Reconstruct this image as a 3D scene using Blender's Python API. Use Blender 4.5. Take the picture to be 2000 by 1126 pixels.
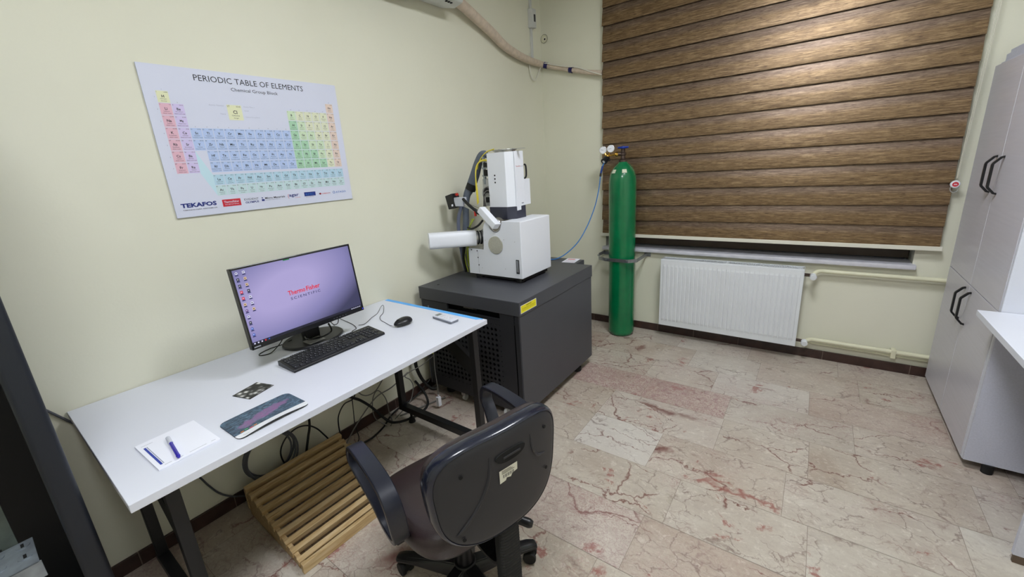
import bpy, bmesh, math, random
from mathutils import Vector, Matrix, Euler
random.seed(7)
PI = math.pi
for o in list(bpy.data.objects): bpy.data.objects.remove(o, do_unlink=True)
SC = bpy.context.scene
COL = SC.collection

# ------------------------------------------------------------------ camera
cam_d = bpy.data.cameras.new('camera'); cam = bpy.data.objects.new('camera', cam_d); COL.objects.link(cam)
cam.location = (2.1495, -3.6141, 1.53)
cam.rotation_euler = (1.299393, 0.065154, 0.632413)
cam_d.sensor_width = 36.0; cam_d.lens = 14.6049
cam_d.shift_x = 0.007808; cam_d.shift_y = -0.006573
cam_d.clip_start = 0.02
SC.camera = cam
# ------------------------------------------------------------------ world, exposure
SC.view_settings.view_transform = 'Standard'
SC.view_settings.look = 'None'
SC.view_settings.exposure = 0.0
SC.view_settings.gamma = 1.0
SC.view_settings.use_curve_mapping = False
w = bpy.data.worlds.new('world'); SC.world = w; w.use_nodes = True
w.node_tree.nodes['Background'].inputs[0].default_value = (0.02, 0.03, 0.05, 1)
w.node_tree.nodes['Background'].inputs[1].default_value = 0.3
LAMP_STRENGTH = 39.5
LAMP_COLOR = (0.91, 0.945, 1.0, 1)
LAMP_SPOTS = [(2.02, -1.75), (1.85, -3.75)]
CEIL = 3.05

# ------------------------------------------------------------------ materials
def lin(c):
    c = [x / 255.0 for x in c[:3]]
    return tuple((x / 12.92 if x <= 0.04045 else ((x + 0.055) / 1.055) ** 2.4) for x in c) + (1.0,)
MATS = {}
def mat(name, rgb, rough=0.5, metal=0.0, var=0.06, vscale=6.0, bump=0.0, bscale=200.0, coat=0.0, emit=None, estr=1.0, spec=None, stretch=None, alpha=None, trans=0.0):
    if name in MATS: return MATS[name]
    m = bpy.data.materials.new(name); m.use_nodes = True
    nt = m.node_tree; N = nt.nodes; L = nt.links
    b = N['Principled BSDF']
    b.inputs['Roughness'].default_value = rough; b.inputs['Metallic'].default_value = metal
    b.inputs['Coat Weight'].default_value = coat
    if spec is not None: b.inputs['Specular IOR Level'].default_value = spec
    if trans: b.inputs['Transmission Weight'].default_value = trans
    tc = N.new('ShaderNodeTexCoord'); mp = N.new('ShaderNodeMapping'); L.new(tc.outputs['Object'], mp.inputs['Vector'])
    if stretch: mp.inputs['Scale'].default_value = stretch
    c = lin(rgb)
    if var > 0:
        n = N.new('ShaderNodeTexNoise'); n.inputs['Scale'].default_value = vscale; n.inputs['Detail'].default_value = 4
        L.new(mp.outputs[0], n.inputs['Vector'])
        r = N.new('ShaderNodeValToRGB'); r.color_ramp.elements[0].position = 0.3; r.color_ramp.elements[1].position = 0.7
        r.color_ramp.elements[0].color = tuple(x * (1 - var) for x in c[:3]) + (1,)
        r.color_ramp.elements[1].color = tuple(min(1, x * (1 + var)) for x in c[:3]) + (1,)
        L.new(n.outputs['Fac'], r.inputs['Fac']); L.new(r.outputs['Color'], b.inputs['Base Color'])
    else: b.inputs['Base Color'].default_value = c
    if bump > 0:
        n2 = N.new('ShaderNodeTexNoise'); n2.inputs['Scale'].default_value = bscale; n2.inputs['Detail'].default_value = 3
        L.new(mp.outputs[0], n2.inputs['Vector'])
        bp = N.new('ShaderNodeBump'); bp.inputs['Strength'].default_value = bump; bp.inputs['Distance'].default_value = 0.002
        L.new(n2.outputs['Fac'], bp.inputs['Height']); L.new(bp.outputs[0], b.inputs['Normal'])
    if emit is not None:
        b.inputs['Emission Color'].default_value = lin(emit); b.inputs['Emission Strength'].default_value = estr
    MATS[name] = m
    return m

def wall_mat():
    m = mat('cream_wall_paint', (226, 224, 198), 0.55, var=0.0)
    nt = m.node_tree; N = nt.nodes; L = nt.links; b = N['Principled BSDF']
    tc = N.new('ShaderNodeTexCoord')
    n = N.new('ShaderNodeTexNoise'); n.inputs['Scale'].default_value = 1.3; n.inputs['Detail'].default_value = 5
    L.new(tc.outputs['Object'], n.inputs['Vector'])
    r = N.new('ShaderNodeValToRGB')
    r.color_ramp.elements[0].position = .3; r.color_ramp.elements[0].color = lin((222, 221, 202))
    r.color_ramp.elements[1].position = .7; r.color_ramp.elements[1].color = lin((228, 227, 209))
    L.new(n.outputs['Fac'], r.inputs['Fac'])
    # small scuffs and marks
    v = N.new('ShaderNodeTexNoise'); v.inputs['Scale'].default_value = 24; v.inputs['Detail'].default_value = 6; v.inputs['Roughness'].default_value = .7
    L.new(tc.outputs['Object'], v.inputs['Vector'])
    r2 = N.new('ShaderNodeValToRGB'); r2.color_ramp.elements[0].position = .74; r2.color_ramp.elements[0].color = (0, 0, 0, 1)
    r2.color_ramp.elements[1].position = .80; r2.color_ramp.elements[1].color = (.45, .45, .45, 1)
    L.new(v.outputs['Fac'], r2.inputs['Fac'])
    mx = N.new('ShaderNodeMix'); mx.data_type = 'RGBA'; mx.inputs['B'].default_value = lin((170, 160, 135))
    L.new(r2.outputs['Color'], mx.inputs['Factor']); L.new(r.outputs['Color'], mx.inputs['A'])
    L.new(mx.outputs['Result'], b.inputs['Base Color'])
    n3 = N.new('ShaderNodeTexNoise'); n3.inputs['Scale'].default_value = 90; n3.inputs['Detail'].default_value = 4
    n4 = N.new('ShaderNodeTexNoise'); n4.inputs['Scale'].default_value = 5; n4.inputs['Detail'].default_value = 3
    L.new(tc.outputs['Object'], n3.inputs['Vector']); L.new(tc.outputs['Object'], n4.inputs['Vector'])
    ad = N.new('ShaderNodeMath'); ad.operation = 'MULTIPLY_ADD'; ad.inputs[1].default_value = 4.0
    L.new(n4.outputs['Fac'], ad.inputs[0]); L.new(n3.outputs['Fac'], ad.inputs[2])
    bp = N.new('ShaderNodeBump'); bp.inputs['Strength'].default_value = .18; bp.inputs['Distance'].default_value = .002
    L.new(ad.outputs[0], bp.inputs['Height']); L.new(bp.outputs[0], b.inputs['Normal'])
    return m

def marble_mat():
    m = mat('marble_floor_tiles', (200, 190, 175), 0.22, var=0.0)
    nt = m.node_tree; N = nt.nodes; L = nt.links; b = N['Principled BSDF']
    def node(t, **k):
        n = N.new(t)
        for a, v in k.items(): setattr(n, a, v)
        return n
    tc = node('ShaderNodeTexCoord')
    at = node('ShaderNodeAttribute', attribute_name='tile')      # r: random seed, g: redness, b: lightness
    sp = node('ShaderNodeSeparateColor'); L.new(at.outputs['Color'], sp.inputs[0])
    off = node('ShaderNodeVectorMath', operation='SCALE'); off.inputs['Scale'].default_value = 37.0
    L.new(at.outputs['Color'], off.inputs[0])
    add = node('ShaderNodeVectorMath', operation='ADD'); L.new(tc.outputs['Object'], add.inputs[0]); L.new(off.outputs[0], add.inputs[1])
    P = add.outputs[0]
    def noise(sc, det=4, ro=.55, dist=0.0, vec=P):
        n = node('ShaderNodeTexNoise'); n.inputs['Scale'].default_value = sc; n.inputs['Detail'].default_value = det
        n.inputs['Roughness'].default_value = ro; n.inputs['Distortion'].default_value = dist; L.new(vec, n.inputs['Vector']); return n
    def ramp(src, *st):
        r = node('ShaderNodeValToRGB'); e = r.color_ramp.elements
        e[0].position, e[0].color = st[0][0], st[0][1]; e[1].position, e[1].color = st[1][0], st[1][1]
        for s in st[2:]:
            q = e.new(s[0]); q.color = s[1]
        L.new(src, r.inputs['Fac']); return r.outputs['Color']
    def mix(fac, a, bcol, typ='MIX'):
        x = node('ShaderNodeMix', data_type='RGBA', blend_type=typ)
        if isinstance(fac, float): x.inputs['Factor'].default_value = fac
        else: L.new(fac, x.inputs['Factor'])
        for s, v in (('A', a), ('B', bcol)):
            if isinstance(v, tuple): x.inputs[s].default_value = v
            else: L.new(v, x.inputs[s])
        return x.outputs['Result']
    def mul(a, bb):
        x = node('ShaderNodeMath', operation='MULTIPLY', use_clamp=True)
        for i, v in enumerate((a, bb)):
            if isinstance(v, float): x.inputs[i].default_value = v
            else: L.new(v, x.inputs[i])
        return x.outputs[0]
    K = (0, 0, 0, 1); W1 = (1, 1, 1, 1)
    base = ramp(noise(2.4, 7, .62, .5).outputs['Fac'], (.30, lin((162, 148, 132))), (.70, lin((200, 193, 180))), (.5, lin((184, 175, 160))))
    # per-tile tone: some tiles browner, some pinker
    base = mix(mul(ramp(sp.outputs['Red'], (.0, K), (1.0, W1)), .28), base, lin((186, 160, 146)))
    # cloudy streaks and fine grain
    mp = node('ShaderNodeMapping'); mp.inputs['Scale'].default_value = (1.0, 3.0, 1.0); mp.inputs['Rotation'].default_value = (0, 0, .6); L.new(P, mp.inputs['Vector'])
    st = noise(8, 7, .7, .8, mp.outputs[0])
    base = mix(mul(ramp(st.outputs['Fac'], (.46, K), (.70, W1)), .55), base, lin((160, 146, 134)))
    base = mix(mul(ramp(noise(70, 4, .75).outputs['Fac'], (.50, K), (.68, W1)), .35), base, lin((150, 134, 122)))
    base = mix(mul(ramp(noise(38, 4, .7, .6).outputs['Fac'], (.56, K), (.66, W1)), .4), base, lin((222, 214, 202)))
    base = mix(mul(sp.outputs['Blue'], .55), base, lin((216, 213, 208)))
    # wobbling coordinates for the veins
    def wob(src, sc, amt, det=5):
        wn = noise(sc, det, .65, 0, src); sb = node('ShaderNodeVectorMath', operation='SUBTRACT'); sb.inputs[1].default_value = (.5, .5, .5); L.new(wn.outputs['Color'], sb.inputs[0])
        wv = node('ShaderNodeVectorMath', operation='SCALE'); wv.inputs['Scale'].default_value = amt; L.new(sb.outputs[0], wv.inputs[0])
        wa = node('ShaderNodeVectorMath', operation='ADD'); L.new(src, wa.inputs[0]); L.new(wv.outputs[0], wa.inputs[1]); return wa.outputs[0]
    wb = wob(wob(P, 3.0, .26), 14.0, .050, 6)
    def veins(sc, w0, w1, rot=0.5, sx=1.0, sy=2.0):
        mp2 = node('ShaderNodeMapping'); mp2.inputs['Rotation'].default_value = (0, 0, rot); mp2.inputs['Scale'].default_value = (sx, sy, 0.0); L.new(wb, mp2.inputs['Vector'])
        v = node('ShaderNodeTexVoronoi', feature='DISTANCE_TO_EDGE'); v.inputs['Scale'].default_value = sc; L.new(mp2.outputs[0], v.inputs['Vector'])
        return ramp(v.outputs['Distance'], (w0, W1), (w1, K))
    # hairline grey-brown cracks, in clusters
    m2 = ramp(noise(4.2, 4, .6).outputs['Fac'], (.47, K), (.56, W1))
    base = mix(mul(mul(veins(7.0, .0, .026, .4, 1.0, 1.6), m2), .72), base, lin((120, 100, 94)))
    m4 = ramp(noise(5.5, 3, .6).outputs['Fac'], (.52, K), (.60, W1))
    base = mix(mul(mul(veins(14.0, .0, .055, .7, 1.0, 1.8), m4), .5), base, lin((136, 112, 106)))
    # longer thin dark red-brown veins
    m1 = ramp(noise(2.6, 3, .5).outputs['Fac'], (.50, K), (.56, W1))
    base = mix(mul(mul(veins(2.6, .002, .020, .55, 1.0, 2.1), m1), .85), base, lin((112, 66, 60)))
    # broken brick-red patches following the veins
    m3 = ramp(noise(2.9, 7, .72, .5).outputs['Fac'], (.60, K), (.63, W1))
    base = mix(mul(mul(veins(5.5, .03, .17, .5, 1.0, 2.4), m3), .8), base, lin((146, 88, 80)))
    # red speckled tiles
    spk = ramp(noise(60, 6, .8, 1.6).outputs['Fac'], (.49, K), (.55, W1))
    base = mix(mul(mul(spk, sp.outputs['Green']), .75), base, lin((140, 92, 98)))
    base = mix(mul(sp.outputs['Green'], .16), base, lin((190, 152, 152)))
    pm2 = ramp(noise(2.0, 4, .6).outputs['Fac'], (.50, K), (.66, W1))
    base = mix(mul(mul(spk, pm2), .45), base, lin((150, 104, 102)))
    L.new(base, b.inputs['Base Color'])
    rr = node('ShaderNodeMapRange'); rr.inputs['To Min'].default_value = .20; rr.inputs['To Max'].default_value = .42
    L.new(noise(5, 4).outputs['Fac'], rr.inputs['Value']); L.new(rr.outputs[0], b.inputs['Roughness'])
    return m

def wood_fabric(name):
    m = mat(name, (120, 92, 60), .42, var=0.0)
    nt = m.node_tree; N = nt.nodes; L = nt.links; b = N['Principled BSDF']
    tc = N.new('ShaderNodeTexCoord')
    def st(sx, sz, det, ro=.65):
        mp = N.new('ShaderNodeMapping'); mp.inputs['Scale'].default_value = (sx, 1.0, sz); L.new(tc.outputs['Object'], mp.inputs['Vector'])
        n = N.new('ShaderNodeTexNoise'); n.inputs['Scale'].default_value = 1.0; n.inputs['Detail'].default_value = det; n.inputs['Roughness'].default_value = ro
        L.new(mp.outputs[0], n.inputs['Vector']); return n
    def ramp(src, *stp):
        r = N.new('ShaderNodeValToRGB'); e = r.color_ramp.elements
        e[0].position, e[0].color = stp[0]; e[1].position, e[1].color = stp[1]
        for p_, c_ in stp[2:]: q = e.new(p_); q.color = c_
        L.new(src, r.inputs['Fac']); return r.outputs['Color']
    def mix(f, A_, B_):
        x = N.new('ShaderNodeMix'); x.data_type = 'RGBA'; L.new(f, x.inputs['Factor'])
        for k, v in (('A', A_), ('B', B_)):
            if isinstance(v, tuple): x.inputs[k].default_value = v
            else: L.new(v, x.inputs[k])
        return x.outputs['Result']
    a = st(9.0, 150, 7, .75)
    brown = ramp(a.outputs['Fac'], (.30, lin((74, 57, 40))), (.66, lin((168, 143, 108))), (.5, lin((124, 100, 71))))
    grey = ramp(a.outputs['Fac'], (.30, lin((76, 62, 50))), (.66, lin((148, 128, 110))), (.5, lin((114, 95, 80))))
    uv = N.new('ShaderNodeUVMap'); uv.uv_map = 'UVMap'; sx = N.new('ShaderNodeSeparateXYZ'); L.new(uv.outputs[0], sx.inputs[0])
    fr_ = ramp(sx.outputs['Y'], (.42, (0, 0, 0, 1)), (.68, (1, 1, 1, 1)))
    colr = mix(fr_, brown, grey)
    c = st(20, 420, 2, .5)
    colr = mix(ramp(c.outputs['Fac'], (.60, (0, 0, 0, 1)), (.66, (.9, .9, .9, 1))), colr, lin((58, 40, 28)))
    L.new(colr, b.inputs['Base Color'])
    bp = N.new('ShaderNodeBump'); bp.inputs['Strength'].default_value = .4; bp.inputs['Distance'].default_value = .0008
    L.new(c.outputs['Fac'], bp.inputs['Height']); L.new(bp.outputs[0], b.inputs['Normal'])
    b.inputs['Specular IOR Level'].default_value = .5; b.inputs['Metallic'].default_value = .5; b.inputs['Roughness'].default_value = .37
    return m

def screen_mat():
    m = bpy.data.materials.new('lit_screen'); m.use_nodes = True; MATS['lit_screen'] = m
    nt = m.node_tree; N = nt.nodes; L = nt.links; b = N['Principled BSDF']
    b.inputs['Base Color'].default_value = (0.01, 0.01, 0.012, 1); b.inputs['Roughness'].default_value = .3
    at = N.new('ShaderNodeUVMap'); at.uv_map = 'UVMap'
    # wallpaper: soft lilac glow, darker in the lower right and upper left corners
    def blob(cx, cy, sx, sy, rot=0.0):
        mp = N.new('ShaderNodeMapping'); mp.vector_type = 'TEXTURE'
        mp.inputs['Location'].default_value = (cx, cy, 0); mp.inputs['Scale'].default_value = (sx, sy, 1); mp.inputs['Rotation'].default_value = (0, 0, rot)
        L.new(at.outputs[0], mp.inputs['Vector'])
        g = N.new('ShaderNodeTexGradient'); g.gradient_type = 'SPHERICAL'; L.new(mp.outputs[0], g.inputs['Vector']); return g.outputs['Fac']
    r = N.new('ShaderNodeValToRGB'); e = r.color_ramp.elements
    e[0].position = .0; e[0].color = lin((56, 56, 90)); e[1].position = .72; e[1].color = lin((172, 162, 212))
    q = e.new(.34); q.color = lin((132, 128, 180))
    L.new(blob(.36, .60, 1.0, .68, .75), r.inputs['Fac'])
    L.new(r.outputs['Color'], b.inputs['Emission Color']); b.inputs['Emission Strength'].default_value = .95
    return m

def pad_mat():
    m = mat('mouse_mat_print', (60, 75, 90), .55, var=0)
    nt = m.node_tree; N = nt.nodes; L = nt.links; b = N['Principled BSDF']
    uv = N.new('ShaderNodeUVMap'); uv.uv_map = 'UVMap'
    mp = N.new('ShaderNodeMapping'); mp.inputs['Scale'].default_value = (5, 12, 1); mp.inputs['Rotation'].default_value = (0, 0, .35); L.new(uv.outputs[0], mp.inputs['Vector'])
    n = N.new('ShaderNodeTexNoise'); n.inputs['Scale'].default_value = 2.2; n.inputs['Detail'].default_value = 6; n.inputs['Distortion'].default_value = 1.5; L.new(mp.outputs[0], n.inputs['Vector'])
    r = N.new('ShaderNodeValToRGB'); e = r.color_ramp.elements
    e[0].position = .35; e[0].color = lin((38, 48, 62)); e[1].position = .72; e[1].color = lin((120, 150, 170)); q = e.new(.52); q.color = lin((66, 88, 108)); L.new(n.outputs['Fac'], r.inputs['Fac'])
    mp2 = N.new('ShaderNodeMapping'); mp2.vector_type = 'TEXTURE'; mp2.inputs['Location'].default_value = (.5, .56, 0); mp2.inputs['Scale'].default_value = (.60, .20, 1); mp2.inputs['Rotation'].default_value = (0, 0, .3)
    n5 = N.new('ShaderNodeTexNoise'); n5.inputs['Scale'].default_value = 7; n5.inputs['Detail'].default_value = 4; L.new(uv.outputs[0], n5.inputs['Vector'])
    sc = N.new('ShaderNodeVectorMath'); sc.operation = 'MULTIPLY_ADD'; sc.inputs[1].default_value = (.3, .3, 0); L.new(n5.outputs['Color'], sc.inputs[0]); 
    sb = N.new('ShaderNodeVectorMath'); sb.operation = 'SUBTRACT'; sb.inputs[1].default_value = (.15, .15, 0)
    L.new(uv.outputs[0], sc.inputs[2]); L.new(sc.outputs[0], sb.inputs[0]); L.new(sb.outputs[0], mp2.inputs['Vector'])
    g = N.new('ShaderNodeTexGradient'); g.gradient_type = 'SPHERICAL'; L.new(mp2.outputs[0], g.inputs['Vector'])
    r2 = N.new('ShaderNodeValToRGB'); r2.color_ramp.elements[0].position = .25; r2.color_ramp.elements[1].position = .38; L.new(g.outputs['Fac'], r2.inputs['Fac'])
    mx = N.new('ShaderNodeMix'); mx.data_type = 'RGBA'; mx.inputs['B'].default_value = lin((150, 104, 152)); rm = N.new('ShaderNodeMath'); rm.operation = 'MULTIPLY'; rq = N.new('ShaderNodeMapRange'); rq.inputs['From Min'].default_value = .35; rq.inputs['From Max'].default_value = .6; rq.inputs['To Min'].default_value = .95; rq.inputs['To Max'].default_value = .35; L.new(n.outputs['Fac'], rq.inputs['Value']); L.new(r2.outputs['Color'], rm.inputs[0]); L.new(rq.outputs[0], rm.inputs[1]); L.new(rm.outputs[0], mx.inputs['Factor']); L.new(r.outputs['Color'], mx.inputs['A'])
    # white strip near the front edge (v < .17)
    sx = N.new('ShaderNodeSeparateXYZ'); L.new(uv.outputs[0], sx.inputs[0])
    lt = N.new('ShaderNodeMath'); lt.operation = 'LESS_THAN'; lt.inputs[1].default_value = .2; L.new(sx.outputs['Y'], lt.inputs[0])
    mx2 = N.new('ShaderNodeMix'); mx2.data_type = 'RGBA'; mx2.inputs['B'].default_value = lin((225, 228, 232)); L.new(lt.outputs[0], mx2.inputs['Factor']); L.new(mx.outputs['Result'], mx2.inputs['A'])
    L.new(mx2.outputs['Result'], b.inputs['Base Color'])
    return m

def coaster_mat():
    m = mat('microscope_photo_print', (90, 90, 90), .4, var=0)
    nt = m.node_tree; N = nt.nodes; L = nt.links; b = N['Principled BSDF']
    tc = N.new('ShaderNodeTexCoord')
    v = N.new('ShaderNodeTexVoronoi'); v.inputs['Scale'].default_value = 40; L.new(tc.outputs['Object'], v.inputs['Vector'])
    n = N.new('ShaderNodeTexNoise'); n.inputs['Scale'].default_value = 60; n.inputs['Detail'].default_value = 5; L.new(tc.outputs['Object'], n.inputs['Vector'])
    a = N.new('ShaderNodeMath'); a.operation = 'MULTIPLY_ADD'; a.inputs[1].default_value = .45; L.new(n.outputs['Fac'], a.inputs[0]); L.new(v.outputs['Distance'], a.inputs[2])
    r = N.new('ShaderNodeValToRGB'); e = r.color_ramp.elements
    e[0].position = .40; e[0].color = lin((226, 226, 222)); e[1].position = .78; e[1].color = lin((20, 22, 22)); q = e.new(.58); q.color = lin((120, 120, 118)); L.new(a.outputs[0], r.inputs['Fac'])
    L.new(r.outputs['Color'], b.inputs['Base Color'])
    return m

M_wall = wall_mat(); M_marble = marble_mat()
M_grout = mat('tile_grout', (146, 134, 122), .8, var=.1, vscale=30)
M_skirt = mat('dark_red_marble_skirting', (60, 41, 36), .3, var=.35, vscale=14)
M_skirtj = mat('skirting_joint', (120, 104, 94), .7, var=0)
M_ceil = mat('white_ceiling_paint', (236, 236, 230), .8, var=.02)
M_white_lam = mat('white_laminate_board', (219, 222, 233), .38, var=.012, vscale=3)
M_white_edge = mat('white_board_edging', (210, 210, 216), .45, var=.01)
M_cab = mat('pale_lilac_grey_laminate', (205, 203, 212), .35, var=.03, vscale=4, stretch=(1, 1, 22))
M_cabside = mat('white_textured_carcass', (206, 208, 222), .55, var=.05, vscale=160, bump=.1)
M_blackmetal = mat('black_powder_coated_steel', (14, 15, 18), .45, var=.1, bump=.08)
M_blackpl = mat('black_plastic', (18, 18, 22), .38, var=.06)
M_blackgl = mat('glossy_black_plastic', (12, 13, 18), .2, var=.04, coat=.3)
M_key = mat('keycap_black', (28, 29, 36), .5, var=.05)
M_char = mat('charcoal_painted_steel', (66, 67, 73), .42, var=.04, bump=.06, bscale=400)
M_chard = mat('dark_charcoal_painted_steel', (38, 39, 44), .45, var=.05)
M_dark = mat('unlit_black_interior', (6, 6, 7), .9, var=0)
M_instr = mat('white_instrument_enamel', (232, 235, 243), .38, var=.01)
M_steel = mat('brushed_stainless_steel', (190, 190, 192), .28, 1.0, var=.08, vscale=30)
M_galv = mat('galvanised_steel', (150, 158, 166), .42, .6, var=.2, vscale=25)
M_green = mat('green_cylinder_enamel', (0, 112, 66), .25, var=.14, vscale=7, coat=.35, bump=.1, bscale=40)
M_brass = mat('polished_brass', (214, 170, 80), .25, 1.0, var=.08)
M_bronze = mat('tarnished_valve_metal', (92, 78, 72), .45, .8, var=.2, vscale=60)
M_blue = mat('blue_handwheel_plastic', (20, 60, 170), .4, var=.06)
M_hose = mat('blue_gas_hose', (50, 120, 190), .35, var=.06)
M_rad = mat('white_radiator_enamel', (226, 230, 234), .38, var=.02)
M_raddark = mat('dark_grey_fin_metal', (70, 72, 74), .6, var=0)  # one even dark grey for the convector fins
M_pipe = mat('cream_painted_pipe', (220, 218, 190), .4, var=.05, vscale=12)
M_marsill = mat('white_marble_sill', (206, 206, 214), .3, var=.12, vscale=14)
M_bar = mat('ivory_plastic_profile', (226, 224, 210), .4, var=.02)
M_band = wood_fabric('woven_wood_pattern_blind_fabric')
M_chain = mat('translucent_bead_chain', (215, 212, 195), .3, var=0)
M_clear = mat('clear_plastic', (235, 235, 235), .12, var=0, trans=.8)
M_red = mat('red_print', (196, 32, 50), .5, var=0)
M_paper = mat('white_paper', (238, 240, 250), .7, var=.01)
M_pad = pad_mat(); M_coast = coaster_mat(); M_screen = screen_mat()
M_rubber = mat('black_rubber', (16, 16, 17), .7, var=.1)
M_cable_b = mat('black_cable_sheath', (16, 16, 17), .45, var=.05)
M_cable_g = mat('grey_cable_sheath', (112, 110, 106), .5, var=.08)
M_cable_dg = mat('dark_grey_cable_sheath', (80, 82, 88), .5, var=.08)
M_cable_w = mat('white_cable_sheath', (224, 222, 210), .4, var=.03)
M_cable_y = mat('yellow_cable_sheath', (214, 198, 70), .45, var=.06)
M_cable_yg = mat('yellow_green_earth_wire', (176, 190, 50), .45, var=.15, vscale=80)
M_sleeve = mat('grey_braided_sleeve', (92, 100, 114), .6, var=.12, vscale=220, bump=.3)
M_lag = mat('beige_wrapped_pipe_lagging', (206, 190, 172), .6, var=.12, vscale=30, bump=.3, bscale=60)
M_navy = mat('navy_insulating_tape', (22, 20, 84), .4, var=.05)
M_trunk = mat('grey_white_trunking', (206, 208, 206), .4, var=.03)
M_tape = mat('blue_masking_tape', (96, 176, 244), .6, var=.05, vscale=30)
M_wood = None
def pine():
    m = mat('untreated_pine', (190, 155, 105), .55, var=0.0)
    nt = m.node_tree; N = nt.nodes; L = nt.links; b = N['Principled BSDF']
    tc = N.new('ShaderNodeTexCoord'); mp = N.new('ShaderNodeMapping'); mp.inputs['Scale'].default_value = (30, 3, 30); L.new(tc.outputs['Object'], mp.inputs['Vector'])
    n = N.new('ShaderNodeTexNoise'); n.inputs['Scale'].default_value = 2.2; n.inputs['Detail'].default_value = 6; n.inputs['Distortion'].default_value = .8; L.new(mp.outputs[0], n.inputs['Vector'])
    r = N.new('ShaderNodeValToRGB'); e = r.color_ramp.elements
    e[0].position = .3; e[0].color = lin((170, 138, 92)); e[1].position = .7; e[1].color = lin((206, 182, 142)); q = e.new(.5); q.color = lin((192, 164, 118))
    L.new(n.outputs['Fac'], r.inputs['Fac']); L.new(r.outputs['Color'], b.inputs['Base Color'])
    bp = N.new('ShaderNodeBump'); bp.inputs['Strength'].default_value = .2; bp.inputs['Distance'].default_value = .001; L.new(n.outputs['Fac'], bp.inputs['Height']); L.new(bp.outputs[0], b.inputs['Normal'])
    return m
M_wood = pine()
M_leather = mat('dark_brown_leatherette', (40, 28, 30), .36, var=.15, vscale=9, bump=.25, bscale=350, coat=.15)
M_shell = mat('dark_grey_moulded_plastic', (36, 36, 41), .48, var=.06, bump=.12, bscale=500)
M_rim = mat('navy_black_glossy_edging', (22, 26, 42), .24, var=.12, vscale=60, coat=.4)
M_armpl = mat('navy_black_moulded_plastic', (24, 27, 40), .34, var=.08)
M_yellow = mat('yellow_warning_label', (236, 224, 30), .5, var=0)
M_ink = mat('black_ink', (24, 26, 34), .6, var=0)
M_lcd = mat('grey_lcd_panel', (120, 126, 124), .3, var=.05)
M_poster = mat('poster_board_white', (214, 218, 236), .5, var=.01)
M_dialw = mat('gauge_dial_white', (232, 234, 240), .3, var=0)
M_foot = mat('grey_plastic_foot', (150, 150, 148), .5, var=0)
M_lens = mat('lamp_diffuser', (255, 255, 255), .5, var=0)
_b = M_lens.node_tree.nodes['Principled BSDF']; _b.inputs['Emission Color'].default_value = LAMP_COLOR; _b.inputs['Emission Strength'].default_value = LAMP_STRENGTH

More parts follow.
